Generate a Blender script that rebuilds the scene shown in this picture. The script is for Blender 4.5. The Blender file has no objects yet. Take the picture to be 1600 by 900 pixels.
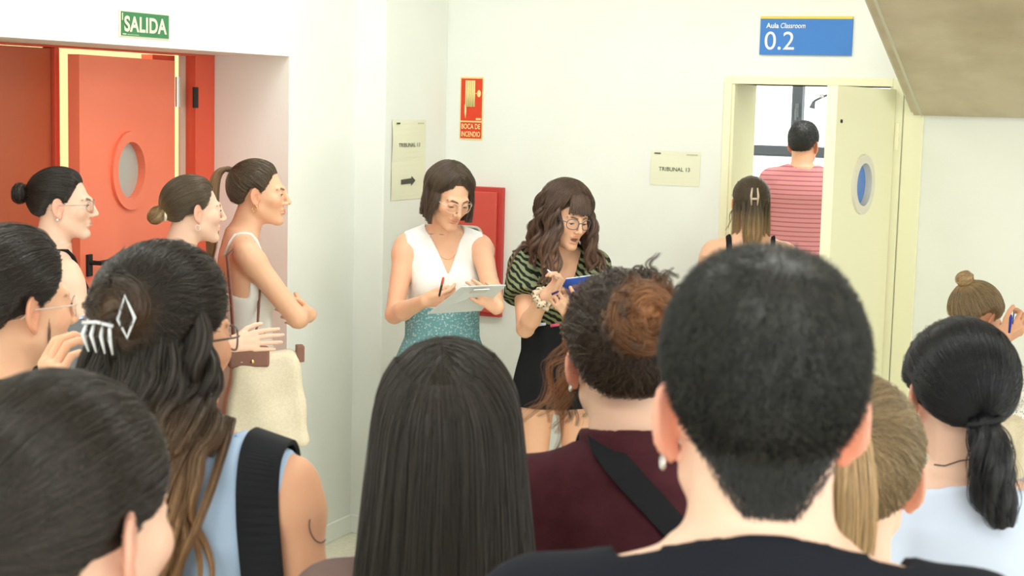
import bpy, math, random
import numpy as np
from mathutils import Vector, Matrix

# ------------------------------------------------------------------ camera, world, light, exposure
S = bpy.context.scene
COL = S.collection
F_PX, CAM_Z, PITCH, ROLL = 2500.0, 1.95, math.atan(290 / 2500.0), math.radians(1.45)
cam_data = bpy.data.cameras.new('camera')
cam_data.sensor_width = 36.0
cam_data.lens = F_PX / 1600.0 * 36.0
cam_data.clip_start, cam_data.clip_end = 0.05, 80
cam_data.dof.use_dof = True
cam_data.dof.focus_distance = 6.2
cam_data.dof.aperture_fstop = 11.0
cam = bpy.data.objects.new('camera', cam_data)
COL.objects.link(cam)
CAM_ROT = Matrix.Rotation(math.pi / 2 - PITCH, 3, 'X') @ Matrix.Rotation(ROLL, 3, 'Z')
cam.matrix_world = Matrix.Translation((0, 0, CAM_Z)) @ CAM_ROT.to_4x4()
S.camera = cam

world = bpy.data.worlds.new('world')
S.world = world
world.use_nodes = True
bg = world.node_tree.nodes['Background']
bg.inputs['Color'].default_value = (0.965, 1.0, 1.0, 1)
bg.inputs['Strength'].default_value = 2.25
S.view_settings.view_transform = 'Standard'
S.view_settings.look = 'None'
S.view_settings.gamma = 1.0
S.view_settings.exposure = 0.36
S.view_settings.use_curve_mapping = False
S.cycles.use_denoising = True
S.cycles.max_bounces = 8

def area(name, loc, sx, sy, power, color=(.985, 1, .99), rot=(0, 0, 0)):
    l = bpy.data.lights.new(name, 'AREA')
    l.shape = 'RECTANGLE'; l.size = sx; l.size_y = sy; l.energy = power; l.color = color
    o = bpy.data.objects.new(name, l); COL.objects.link(o)
    o.location = loc; o.rotation_euler = rot
    return o

YAW = math.radians(24)
# rows of ceiling lamps of the hall (the lamp bodies are built with the ceiling)
LAMPS = [(-0.3, 5.6), (1.2, 5.0), (-1.2, 3.4), (0.6, 2.6), (-0.6, 0.6), (1.3, 0.2)]
for i, (x, y) in enumerate(LAMPS):
    area('lamp_light', (x, y, 3.22), 1.2, 0.28, 16 if i < 3 else 12, rot=(0, 0, -YAW))

# ------------------------------------------------------------------ helpers
def ray(u, v):
    return CAM_ROT @ Vector(((u - 800) / F_PX, -(v - 450) / F_PX, -1.0))
def P(u, v, depth):                       # the point that far in front of the lens
    return Vector((0, 0, CAM_Z)) + ray(u, v) * depth
def hit(u, v, p0, n):
    r = ray(u, v); o = Vector((0, 0, CAM_Z))
    return o + r * ((p0 - o).dot(n) / r.dot(n))

MATS = {}
def mat(name, color, rough=.6, spec=.3, metal=0.0, build=None, **kw):
    if name in MATS: return MATS[name]
    m = bpy.data.materials.new(name); m.use_nodes = True
    nt = m.node_tree; b = nt.nodes['Principled BSDF']
    b.inputs['Base Color'].default_value = (*color, 1)
    b.inputs['Roughness'].default_value = rough
    b.inputs['Specular IOR Level'].default_value = spec
    b.inputs['Metallic'].default_value = metal
    for k, v in kw.items():
        b.inputs[k.replace('_', ' ')].default_value = v
    if build: build(nt, b)
    MATS[name] = m
    return m
def srgb(r, g, b):
    f = lambda c: (c / 255 / 12.92) if c / 255 <= .04045 else ((c / 255 + .055) / 1.055) ** 2.4
    return (f(r), f(g), f(b))
def node(nt, typ, **props):
    n = nt.nodes.new(typ)
    for k, v in props.items(): setattr(n, k, v)
    return n
def noise_col(c1, c2, scale=6, detail=4, bump=0.0, bscale=60, stretch=None):
    def f(nt, b):
        tc = node(nt, 'ShaderNodeTexCoord'); src = tc.outputs['Object']
        if stretch:
            mp = node(nt, 'ShaderNodeMapping'); mp.inputs['Scale'].default_value = stretch
            nt.links.new(src, mp.inputs['Vector']); src = mp.outputs['Vector']
        n = node(nt, 'ShaderNodeTexNoise'); n.inputs['Scale'].default_value = scale; n.inputs['Detail'].default_value = detail
        nt.links.new(src, n.inputs['Vector'])
        r = node(nt, 'ShaderNodeValToRGB')
        r.color_ramp.elements[0].position, r.color_ramp.elements[1].position = .35, .65
        r.color_ramp.elements[0].color, r.color_ramp.elements[1].color = (*c1, 1), (*c2, 1)
        nt.links.new(n.outputs['Fac'], r.inputs['Fac']); nt.links.new(r.outputs['Color'], b.inputs['Base Color'])
        if bump:
            n2 = node(nt, 'ShaderNodeTexNoise'); n2.inputs['Scale'].default_value = bscale; n2.inputs['Detail'].default_value = 6
            nt.links.new(src, n2.inputs['Vector'])
            bp = node(nt, 'ShaderNodeBump'); bp.inputs['Strength'].default_value = bump; bp.inputs['Distance'].default_value = .01
            nt.links.new(n2.outputs['Fac'], bp.inputs['Height']); nt.links.new(bp.outputs['Normal'], b.inputs['Normal'])
    return f

def mesh_np(name, V, Fq, smooth=True):
    """mesh from vertex array and an (n,3|4) face array"""
    V = np.asarray(V, np.float32); Fq = np.asarray(Fq, np.int32)
    me = bpy.data.meshes.new(name); k = Fq.shape[1]
    me.vertices.add(len(V)); me.vertices.foreach_set('co', V.ravel())
    me.loops.add(Fq.size); me.loops.foreach_set('vertex_index', Fq.ravel())
    me.polygons.add(len(Fq)); me.polygons.foreach_set('loop_start', np.arange(0, Fq.size, k, dtype=np.int32))
    me.polygons.foreach_set('loop_total', np.full(len(Fq), k, np.int32))
    me.update(calc_edges=True)
    if smooth: me.polygons.foreach_set('use_smooth', np.ones(len(Fq), bool))
    return me
def link(name, data, parent=None, material=None, matrix=None):
    o = bpy.data.objects.new(name, data); COL.objects.link(o)
    if material is not None and data is not None: data.materials.append(material)
    if parent is not None: o.parent = parent
    if matrix is not None: o.matrix_local = matrix
    return o
def tag(o, label=None, cat=None, group=None, kind=None):
    for k, v in (('label', label), ('category', cat), ('group', group), ('kind', kind)):
        if v: o[k] = v
    return o
def empty(name, matrix):
    o = bpy.data.objects.new(name, None); COL.objects.link(o); o.matrix_world = matrix; o.empty_display_size = .1
    return o

class MB:
    """collects boxes, prisms and tubes into one mesh"""
    def __init__(s): s.v = []; s.f = []
    def add(s, V, Fs):
        n = len(s.v); s.v += [tuple(map(float, q)) for q in V]; s.f += [tuple(i + n for i in f) for f in Fs]; return s
    def box(s, lo, hi):
        x0, y0, z0 = lo; x1, y1, z1 = hi
        return s.add([(x0,y0,z0),(x1,y0,z0),(x1,y1,z0),(x0,y1,z0),(x0,y0,z1),(x1,y0,z1),(x1,y1,z1),(x0,y1,z1)],
                     [(0,3,2,1),(4,5,6,7),(0,1,5,4),(1,2,6,5),(2,3,7,6),(3,0,4,7)])
    def prism(s, poly, y0, y1):
        """outline in x,z extruded along y; poly counter-clockwise seen from -y"""
        n = len(poly)
        V = [(x, y0, z) for x, z in poly] + [(x, y1, z) for x, z in poly]
        return s.add(V, [tuple(range(n)), tuple(range(2*n-1, n-1, -1))] + [(i, i+n, (i+1)%n+n, (i+1)%n) for i in range(n)])
    def tube(s, pts, r, seg=8, close=False, flat=None):
        pts = [Vector(p) for p in pts]; n = len(pts)
        rr = r if hasattr(r, '__len__') else [r]*n
        V = []; up = None
        for i, p in enumerate(pts):
            a = pts[(i-1) % n] if (close or i > 0) else p; b = pts[(i+1) % n] if (close or i < n-1) else p
            t = (b - a).normalized()
            if up is None: up = t.orthogonal().normalized()
            up = (up - t * up.dot(t)).normalized(); w = t.cross(up)
            for k in range(seg):
                c = 2*math.pi*k/seg; V.append(p + (up*math.cos(c) + w*math.sin(c)*(flat or 1)) * rr[i])
        Fs = []
        for i in range(n if close else n-1):
            for k in range(seg):
                j = (i+1) % n
                Fs.append((i*seg+k, i*seg+(k+1)%seg, j*seg+(k+1)%seg, j*seg+k))
        if not close: Fs += [tuple(range(seg-1, -1, -1)), tuple(range((n-1)*seg, n*seg))]
        return s.add(V, Fs)
    def lathe(s, prof, seg=24):
        """profile (r,z) turned about z"""
        n = len(prof); V = [(r*math.cos(2*math.pi*k/seg), r*math.sin(2*math.pi*k/seg), z) for r, z in prof for k in range(seg)]
        return s.add(V, [(i*seg+k, i*seg+(k+1)%seg, (i+1)*seg+(k+1)%seg, (i+1)*seg+k) for i in range(n-1) for k in range(seg)])
    def build(s, name, material, parent=None, matrix=None, smooth=False, bevel=0):
        me = bpy.data.meshes.new(name); me.from_pydata(s.v, [], s.f); me.update()
        if smooth:
            for p in me.polygons: p.use_smooth = True
        o = link(name, me, parent, material, matrix)
        if bevel:
            b = o.modifiers.new('bevel', 'BEVEL'); b.width = bevel; b.segments = 2; b.limit_method = 'ANGLE'
        return o

def text(body, x, z, width, height, material, parent, y=-.002, offset=0.0, name='lettering', shear=0.0, align='LEFT', spacing=1.0):
    """flat lettering facing -y of the parent, fitted to width x height, (x, z) the lower left corner"""
    c = bpy.data.curves.new(name, 'FONT'); c.body = body; c.offset = offset; c.shear = shear; c.size = 1.0
    c.space_character = spacing
    o = bpy.data.objects.new(name, c); COL.objects.link(o); c.materials.append(material)
    bpy.context.view_layer.update()
    bb = [Vector(q) for q in o.bound_box]
    x0, x1 = min(q.x for q in bb), max(q.x for q in bb); y0, y1 = min(q.y for q in bb), max(q.y for q in bb)
    sx = width / max(x1-x0, 1e-4); sy = height / max(y1-y0, 1e-4)
    deps = bpy.context.evaluated_depsgraph_get()
    me = bpy.data.meshes.new_from_object(o.evaluated_get(deps))
    bpy.data.objects.remove(o)
    V = np.empty(len(me.vertices)*3, np.float32); me.vertices.foreach_get('co', V); V = V.reshape(-1, 3)
    W = np.stack([(V[:,0]-x0)*sx + x, np.full(len(V), y, np.float32), (V[:,1]-y0)*sy + z], 1)
    me.vertices.foreach_set('co', W.astype(np.float32).ravel()); me.update()
    if not me.materials: me.materials.append(material)
    o = link(name, me, parent)
    return o
# ------------------------------------------------------------------ the room
D1 = Vector((math.sin(YAW), math.cos(YAW), 0)); D2 = Vector((math.cos(YAW), -math.sin(YAW), 0)); UP = Vector((0, 0, 1))
C0 = hit(547, 831, Vector((0, 0, 0)), UP)            # where the left wall meets the pillar, on the floor
def frame(x, y, o):
    M = Matrix.Identity(4)
    for i in range(3): M[i][0], M[i][1], M[i][2], M[i][3] = x[i], y[i], UP[i], o[i]
    return M
ML = frame(D1, -D2, C0)                              # left wall: x along it, +y into the wall
MP = frame(D2, D1, C0)                               # pillar face
MK = frame(D2, D1, C0 + D1 * .6)                     # back wall
def wl(M, u, v, y=0.0):
    q = M.inverted() @ hit(u, v, M @ Vector((0, y, 0)), M.to_3x3() @ Vector((0, 1, 0)))
    return q.x, q.z
CEIL = 3.3
m_wall = mat('wall_paint', srgb(240, 242, 234), .75, .2, build=noise_col(srgb(239, 241, 232), srgb(242, 244, 236), 2.5, 3, .05, 90))
m_cream = mat('cream_paint', srgb(245, 242, 208), .5, .3)
m_creamd = mat('cream_gloss', srgb(246, 243, 208), .4, .35)
m_floor = mat('floor_terrazzo', srgb(234, 230, 208), .4, .3, build=noise_col(srgb(228, 224, 200), srgb(240, 236, 216), 40, 5))
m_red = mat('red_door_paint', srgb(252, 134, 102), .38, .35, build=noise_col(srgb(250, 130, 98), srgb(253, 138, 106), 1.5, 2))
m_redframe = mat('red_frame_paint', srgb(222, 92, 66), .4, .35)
m_redshade = mat('shaded_red_door_paint', srgb(184, 94, 64), .4, .35, build=noise_col(srgb(178, 88, 58), srgb(190, 100, 70), 1.2, 2))  # same door red, with the closed leaf's shade put into the colour
m_metal = mat('brushed_steel', (.6, .6, .58), .35, .5, .9)
m_dark = mat('dark_gap', (.02, .02, .02), .6)
m_concrete = mat('raw_concrete', srgb(190, 178, 152), .85, .15, build=noise_col(srgb(178, 166, 140), srgb(202, 191, 166), 3.5, 8, .5, 14, (1, 1, 1)))
m_white = mat('white_paint', srgb(246, 246, 238), .7, .2)
m_frameg = mat('grey_aluminium', srgb(92, 98, 106), .45, .4)
m_ceiling = mat('ceiling_plaster', srgb(238, 238, 232), .85, .1)

f = MB().box((-9, -5, -.1), (9, 15, 0)).build('floor', m_floor); tag(f, kind='structure')
# ceiling with recessed lamp bodies
c = MB().box((-9, -5, CEIL), (9, 15, CEIL + .1)).build('ceiling', m_ceiling); tag(c, kind='structure')
for i, (x, y) in enumerate(LAMPS):
    M = Matrix.Translation((x, y, CEIL)) @ Matrix.Rotation(-YAW, 4, 'Z')
    o = MB().box((-.66, -.18, -.06), (.66, .18, -.001)).build('ceiling_lamp_housing', m_white, None, M)
    o.name = 'ceiling_lamp'
    tag(o, 'white fluorescent ceiling lamp ' + ['over the two reading women', 'before the classroom doorway', 'over the women at the red door', 'over the curly auburn bun', 'behind the lens on the left', 'behind the lens on the right'][i], 'ceiling lamp', 'ceiling lamps of the hall')

# left wall with the deep door recess
xb, zl = wl(ML, 452, 92)
_, zl = wl(ML, 450, 88)
DEP = .10
for k in range(120):                                  # how deep the recess runs: its far edge shows at u = 337
    if wl(ML, 337, 150, DEP)[0] >= xb: break
    DEP += .01
xa = wl(ML, -120, 300, DEP)[0] - .3
wall = MB()
wall.box((-9, 0, zl), (xb, DEP + .1, CEIL)); wall.box((xb, 0, 0), (0.0, DEP + .1, CEIL)); wall.box((-9, 0, 0), (xa, DEP + .1, zl))
o = wall.build('wall_left', m_wall, None, ML); tag(o, 'white left wall with a deep recess for the red double door', None, None, 'structure')
bb_ = MB().box((xb, -.012, 0), (-.002, 0, .085)).build('baseboard_left', m_wall, None, ML, bevel=.004); tag(bb_, kind='structure')
# pillar between left wall and back wall
pw = wl(MP, 597, 450)[0]
o = MB().box((-.3, 0, 0), (pw, .6, CEIL)).build('wall_pillar', m_wall, None, MP, bevel=.006); tag(o, 'white wall pier in the corner beside the fire hose cabinet', None, None, 'structure')
o = MB().box((0, -.012, 0), (pw + .012, 0, .085)).build('baseboard_pillar', m_wall, None, MP, bevel=.004); tag(o, kind='structure')

# back wall with the classroom doorway
du0, dztop = wl(MK, 1145, 131)
du1 = wl(MK, 1388, 300)[0]
ftop = dztop + .0
TH = .36
wall = MB()
wall.box((-.4, 0, 0), (du0 - .0, TH, CEIL)); wall.box((du0, 0, ftop), (du1, TH, CEIL)); wall.box((du1, 0, 0), (6, TH, CEIL))
o = wall.build('wall_back', m_wall, None, MK); tag(o, 'white back wall carrying the notices and the classroom doorway', None, None, 'structure')
o = MB().box((pw, -.012, 0), (du0 - .06, 0, .085)).build('baseboard_back', m_wall, None, MK, bevel=.004); tag(o, kind='structure')

# classroom door: frame, lining, leaf swung out to the hall, fixed side panel
xs1 = wl(MK, 1438, 300)[0]
dr = empty('door_2', MK @ Matrix.Translation((du0, 0, 0))); tag(dr, 'cream classroom door standing open with a round porthole', None, None, 'structure')
W = du1 - du0
MB().box((-.035, -.012, 0), (0, TH + .005, dztop + .035)).box((0, -.012, dztop), (W, TH + .005, dztop + .035)).box((W, -.012, 0), (W + .045, TH + .005, dztop + .035)).build('door_frame', m_creamd, dr, bevel=.003)
MB().box((0.0, -.004, 0), (.012, TH - .02, dztop)).box((W - .012, -.004, 0), (W, TH - .02, dztop)).build('door_lining', m_cream, dr)
MB().box((W + .05, -.016, 0), (xs1 - du0, -.0005, dztop + .03)).build('side_panel', m_creamd, dr, bevel=.003)
# leaf: hinge at the right jamb, find the swing that shows the free edge at u = 1300
LW_ = W - .02
best = None
for a in range(20, 120):
    A = math.radians(a)
    q = MK @ Vector((du1 - .005 - LW_ * math.cos(A), -.02 - LW_ * math.sin(A), 1.6))
    l = CAM_ROT.transposed() @ (q - Vector((0, 0, CAM_Z)))
    u = 800 + F_PX * l.x / -l.z
    if best is None or abs(u - 1294) < best[0]: best = (abs(u - 1294), A, u, l.z)
SW = best[1]
leafM = Matrix.Translation((W - .005, -.02, 0)) @ Matrix.Rotation(SW, 4, 'Z')   # local -x runs from the hinge to the free edge
def leaf_with_hole(x0, x1, z0, z1, cx, cz, r, t, seg=40):
    """door slab in x,z with a round hole, thickness t along y"""
    mb = MB(); per = []
    for k in range(seg):
        a = 2 * math.pi * k / seg; ca, sa = math.cos(a), math.sin(a)
        tx = ((x1 - cx) / ca if ca > 1e-9 else (x0 - cx) / ca if ca < -1e-9 else 1e9)
        tz = ((z1 - cz) / sa if sa > 1e-9 else (z0 - cz) / sa if sa < -1e-9 else 1e9)
        tt = min(tx, tz); per.append((cx + ca * tt, cz + sa * tt))
    # make sure the corners are in the outline
    for cxn, czn in ((x0, z0), (x1, z0), (x1, z1), (x0, z1)):
        k = min(range(seg), key=lambda i: (per[i][0] - cxn) ** 2 + (per[i][1] - czn) ** 2); per[k] = (cxn, czn)
    ring = [(cx + r * math.cos(2 * math.pi * k / seg), cz + r * math.sin(2 * math.pi * k / seg)) for k in range(seg)]
    V = []
    for y in (-t / 2, t / 2): V += [(x, y, z) for x, z in per] + [(x, y, z) for x, z in ring]
    n = seg; Fs = []
    for k in range(n):
        j = (k + 1) % n
        Fs += [(k, j, n + j, n + k), (2*n + k, 3*n + k, 3*n + j, 2*n + j), (n + k, n + j, 3*n + j, 3*n + k), (k, 2*n + k, 2*n + j, j)]
    return mb.add(V, Fs)
def ring_mesh(cx, cz, r0, r1, y0, y1, seg=40):
    mb = MB(); V = []
    for r, y in ((r0, y0), (r1, y0), (r1, y1), (r0, y1)):
        V += [(cx + r * math.cos(2*math.pi*k/seg), y, cz + r * math.sin(2*math.pi*k/seg)) for k in range(seg)]
    return mb.add(V, [(a*seg+k, a*seg+(k+1)%seg, ((a+1)%4)*seg+(k+1)%seg, ((a+1)%4)*seg+k) for a in range(4) for k in range(seg)])
# porthole height from the photo: centre at v = 288 on the leaf plane
def leaf_local(u, v, M):
    p0 = M @ Vector((0, 0, 0)); n = M.to_3x3() @ Vector((0, 1, 0))
    q = M.inverted() @ hit(u, v, p0, n); return q.x, q.z
MLF = MK @ Matrix.Translation((du0, 0, 0)) @ leafM
pcx, pcz = leaf_local(1339, 288, MLF)
pr = abs(leaf_local(1339, 250, MLF)[1] - leaf_local(1339, 326, MLF)[1]) / 2
lf = leaf_with_hole(-LW_, 0, .01, dztop - .01, pcx, pcz, pr, .042).build('door_leaf', m_creamd, dr, leafM)
ring_mesh(pcx, pcz, pr - .012, pr + .022, -.032, .032).build('porthole_ring', mat('porthole_rim', srgb(226, 222, 205), .35, .4), lf)
pane_seg = [(pcx + (pr - .004) * math.cos(2*math.pi*k/32), pcz + (pr - .004) * math.sin(2*math.pi*k/32)) for k in range(32)]
MB().prism(pane_seg, -.004, .004).build('porthole_pane', mat('blue_pane', srgb(84, 136, 214), .15, .5), lf)
for z in (dztop * .16, dztop * .9):
    MB().tube([(.008, -.03, z - .055), (.008, -.03, z + .055)], .011, 10).tube([(.008, -.03, z - .004), (.008, -.03, z + .004)], .0125, 10).build('hinge', m_creamd, lf)
MB().tube([(-LW_ + .05, -.02, dztop * .93), (-LW_ + .05, -.026, dztop * .93)], .007, 10).build('door_viewer', m_dark, lf)
hx = -LW_ + .07
MB().tube([(hx, -.02, 1.02), (hx, -.065, 1.02), (hx + .11, -.07, 1.02)], .009, 8).build('handle', m_metal, lf, smooth=True)

# classroom beyond: side wall, far wall with window, its ceiling is the common one
FAR = 4.6
fx0, fz0 = wl(MK, 1165, 236, FAR)
wx_m = wl(MK, 1244, 190, FAR)[0]; wz_t = wl(MK, 1244, 120, FAR)[1] + .5; wz_h = wl(MK, 1240, 236, FAR)[1]
wx0, wx1 = wx_m - 1.05, wx_m + 1.05; wz0 = wz_h - .95
fw = MB().box((-3, FAR, 0), (wx0, FAR + .2, CEIL)).box((wx1, FAR, 0), (7, FAR + .2, CEIL)).box((wx0, FAR, wz_t), (wx1, FAR + .2, CEIL)).box((wx0, FAR, 0), (wx1, FAR + .2, wz0))
o = fw.build('wall_classroom', m_white, None, MK); tag(o, kind='structure')
win = empty('window_1', MK @ Matrix.Translation((wx_m, FAR, wz_h))); tag(win, 'classroom window with dark grey aluminium bars and bright sky behind', None, None, 'structure')
b = .033
MB().box((-1.05, .02, -b), (1.05, .1, b)).box((-b, .02, b), (b, .1, wz_t - wz_h)).box((-1.05, .03, wz0 - wz_h), (-1.0, .1, wz_t - wz_h)).box((1.0, .03, wz0 - wz_h), (1.05, .1, wz_t - wz_h)).build('window_frame', m_frameg, win, bevel=.004)
MB().box((-1.0, .03, -b - .012), (1.0, .09, -b)).box((-b - .014, .035, b), (-b, .09, wz_t - wz_h)).build('sash_rail', mat('grey_aluminium_light', srgb(112, 118, 124), .45, .4), win)
def glass_nodes(nt, b):
    out = nt.nodes['Material Output']
    tr = node(nt, 'ShaderNodeBsdfTransparent'); gl = node(nt, 'ShaderNodeBsdfGlossy'); gl.inputs['Roughness'].default_value = .05
    mx = node(nt, 'ShaderNodeMixShader'); mx.inputs[0].default_value = .06
    nt.links.new(tr.outputs[0], mx.inputs[1]); nt.links.new(gl.outputs[0], mx.inputs[2]); nt.links.new(mx.outputs[0], out.inputs[0])
m_glass = mat('clear_glass', (1, 1, 1), build=glass_nodes)
for x0, x1, z0, z1 in ((-1, -b, b, wz_t - wz_h), (b, 1, b, wz_t - wz_h), (-1, 1, wz0 - wz_h, -b)):
    MB().box((x0, .055, z0), (x1, .061, z1)).build('pane', m_glass, win)
MB().box((-.012, .0, .24), (.012, .02, .34)).tube([(0, -.005, .3), (0, -.03, .3), (0, -.03, .22)], .008, 8).build('window_handle', mat('window_handle_grey', srgb(120, 124, 128), .4), win)
# thin jointed arm of the window opener
p = [Vector(MK.inverted() @ hit(u, v, MK @ Vector((0, FAR - .25, 0)), D1)) for u, v in ((1299, 146), (1284, 152), (1272, 158))]
wo = empty('window_opener', MK @ Matrix.Translation(p[2])); tag(wo, 'thin grey jointed arm hanging before the classroom window', 'window opener')
MB().tube([p[0] + Vector((.5, 0, .16)) - p[2], p[0] - p[2], p[1] - p[2], (0, 0, 0)], .008, 8).build('arm', m_frameg, wo, smooth=True)
MB().tube([(0, 0, .0), (-.008, 0, -.03), (-.012, 0, -.05)], [.01, .016, .022], 10).build('arm_head', m_frameg, wo, smooth=True)
MB().tube([p[1] - p[2] - Vector((.015, 0, -.004)), p[1] - p[2] + Vector((.015, 0, .008))], .014, 10).build('joint', m_metal, wo, smooth=True)
# desk in the classroom behind the waiting woman
dk = empty('classroom_desk', MK @ Matrix.Translation((wl(MK, 1215, 364, 4.0)[0] - .2, 4.1, 0))); tag(dk, 'pale blue topped classroom desk behind the man in the striped shirt', 'desk')
dz = .76
MB().box((-.6, -.3, dz - .03), (.6, .3, dz)).build('desk_top', mat('pale_blue_laminate', srgb(150, 180, 205), .4), dk, bevel=.005)
for sx in (-.55, .55):
    for sy in (-.25, .25):
        MB().tube([(sx, sy, 0), (sx, sy, dz - .03)], .018, 8).build('leg', m_frameg, dk)
area('classroom_fill_light', MK @ Vector((1.5, 2.4, 3.2)), 1.5, 1.5, 45, (1, 1, 1), (0, 0, -YAW))  # added unseen lamp that brightens the classroom

# concrete soffit of the stair over the right of the hall
A0 = hit(1428, 180, MK @ Vector((0, -.05, 0)), D1)
q = hit(1353, -2, A0, D2)                            # the soffit's left edge climbs towards the hall, square to the back wall
al = MK.inverted() @ A0; ql = MK.inverted() @ q
slope = (ql.z - al.z) / (al.y - ql.y)
st = empty('wall_stair', MK @ Matrix.Translation(al)); tag(st, 'raw concrete underside of the staircase above the right of the hall', None, None, 'structure')
L = (CEIL - al.z) / slope
th = .22
V = [(0,0,0),(3.5,0,0),(3.5,-L,L*slope),(0,-L,L*slope)]
MB().add(V + [(x,y,z+.02) for x,y,z in V], [(3,2,1,0),(4,5,6,7),(0,1,5,4),(1,2,6,5),(2,3,7,6),(3,0,4,7)]).build('soffit', m_concrete, st)
V2 = [(0,0,.02),(3.5,0,.02),(3.5,-L,L*slope+.02),(0,-L,L*slope+.02)]
MB().add([(x, y, z) for x, y, z in V2] + [(x,y,min(z+.45, CEIL-al.z)) for x,y,z in V2], [(3,2,1,0),(4,5,6,7),(0,1,5,4),(1,2,6,5),(2,3,7,6),(3,0,4,7)]).build('stair_slab', m_white, st)
# chamfer strip along the soffit's open edge
cw = .035
MB().add([(-.012,0,.012),(cw,0,-.004),(cw,-L,L*slope-.004),(-.012,-L,L*slope+.012),(-.012,0,.06),(cw,0,.06),(cw,-L,L*slope+.06),(-.012,-L,L*slope+.06)],
         [(3,2,1,0),(4,5,6,7),(0,1,5,4),(1,2,6,5),(2,3,7,6),(3,0,4,7)]).build('edge_strip', mat('pale_concrete', srgb(206, 204, 184), .8), st)

# red double door in the recess
rd = empty('door_1', ML @ Matrix.Translation((xb, DEP, 0))); tag(rd, 'red double fire door with one leaf ajar', None, None, 'structure')
def rx(u, v=200, y=DEP): return wl(ML, u, v, y)[0] - xb
z_d = wl(ML, 250, 84, DEP)[1]
zt = zl
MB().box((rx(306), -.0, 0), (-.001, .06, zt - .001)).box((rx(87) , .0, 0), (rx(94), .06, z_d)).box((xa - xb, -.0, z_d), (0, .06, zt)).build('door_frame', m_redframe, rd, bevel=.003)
fl = MB().box((xa - xb, .015, .01), (rx(87) - .004, .055, z_d - .004)).build('fixed_leaf', m_redshade, rd, bevel=.003)
MB().box((rx(298), .05, 0), (rx(306), .06, z_d)).build('frame_rebate', mat('pale_gap_light', srgb(214, 190, 170), .5), rd)  # pale strip, the light in the hinge gap put into its colour
MB().box((rx(272), .105, 0), (rx(306), .16, z_d)).build('frame_stop', m_redframe, rd)
# ajar leaf, hinged at the right
hxl = rx(281)
best = None
MRD = ML @ Matrix.Translation((xb, DEP, 0))
AJ = math.radians(-10)
n_l = Vector((math.sin(AJ), math.cos(AJ), 0))        # leaf normal in the frame's own axes
lM = Matrix.Translation((hxl, .05, 0)) @ Matrix.Rotation(-AJ, 4, 'Z')
MRL = MRD @ lM
fx, fz = leaf_local(116, 300, MRL)
px_, pz_ = leaf_local(194, 266, MRL)
prr = abs(leaf_local(194, 220, MRL)[1] - leaf_local(194, 314, MRL)[1]) / 2
zleaf = leaf_local(150, 87, MRL)[1]
al_ = leaf_with_hole(fx, 0, .01, min(zleaf, z_d - .006), px_, pz_, prr, .045).build('ajar_leaf', m_red, rd, lM)
ring_mesh(px_, pz_, prr - .006, prr + .035, -.034, .034).build('porthole_ring', m_red, al_, smooth=False)
pane_seg = [(px_ + (prr - .002) * math.cos(2*math.pi*k/32), pz_ + (prr - .002) * math.sin(2*math.pi*k/32)) for k in range(32)]
MB().prism(pane_seg, -.003, .003).build('porthole_pane', mat('frosted_pane', srgb(186, 188, 180), .25, .5), al_)
for z in (z_d * .93, z_d * .5, .25):
    MB().tube([(.012, -.03, z - .06), (.012, -.03, z + .06)], .01, 8).build('hinge', m_metal, al_)
MB().box((rx(301), -.004, z_d * .90), (rx(306) + .012, .0, z_d * .94)).build('hinge_plate', m_dark, rd)
hb = leaf_local(128, 410, MRL)
MB().box((hb[0] - .012, -.032, hb[1] - .05), (hb[0] + .022, -.022, hb[1] + .03)).tube([(hb[0] + .005, -.03, hb[1]), (hb[0] + .005, -.07, hb[1]), (hb[0] + .10, -.07, hb[1])], .009, 8).build('handle', m_dark, al_)
# passage behind the red door
pg = MB().box((xa - 3, DEP + 1.6, 0), (xb + .6, DEP + 1.8, CEIL)).box((xb + .4, DEP + .1, 0), (xb + .6, DEP + 1.7, CEIL))
o = pg.build('wall_passage', mat('passage_paint', srgb(244, 236, 200), .7), None, ML); tag(o, kind='structure')
area('passage_light', ML @ Vector((xb - 1.6, DEP + .9, 3.2)), 1.2, .4, 40, (1, .95, .8), (0, 0, 0))

# ------------------------------------------------------------------ notices and the fire hose cabinet
def plate(name, M, tl, br, label, cat, material, thick=.004, group=None):
    x0, z1 = wl(M, *tl); x1, z0 = wl(M, *br)
    o = empty(name, M @ Matrix.Translation((x0, 0, z0))); tag(o, label, cat, group)
    w, h = x1 - x0, z1 - z0
    return o, w, h
# exit sign
m_lum = mat('luminescent_cream', srgb(232, 232, 200), .5)
m_green = mat('exit_green', srgb(66, 128, 84), .5)
o, w, h = plate('exit_sign', ML, (184.5, 15), (264.5, 62.5), 'green sign reading SALIDA above the red door', 'sign', None)
_, zA = wl(ML, 186, 15); _, zB = wl(ML, 186, 57)
h = zA - zB; o.location = ML @ Vector((wl(ML, 185, 36)[0], 0, zB)); w = wl(ML, 264, 40)[0] - wl(ML, 185, 36)[0]
MB().box((0, -.004, 0), (w, -.0005, h)).build('backing', m_lum, o, bevel=.001)
e = .03
MB().box((w*e, -.006, h*.05), (w*(1-e), -.0042, h*.95)).build('green_panel', m_green, o)
text('SALIDA', w*.08, h*.2, w*.84, h*.6, m_lum, o, y=-.0075, offset=.03, spacing=1.05)
for r_ in (((w*.04, -.0072, h*.62), (w*.055, -.0066, h*.9)), ((w*.05, -.0072, h*.09), (w*.12, -.0066, h*.125)), ((w*.14, -.0072, h*.09), (w*.36, -.0066, h*.105))): MB().box(*r_).build('fine_print', m_lum, o)
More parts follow.
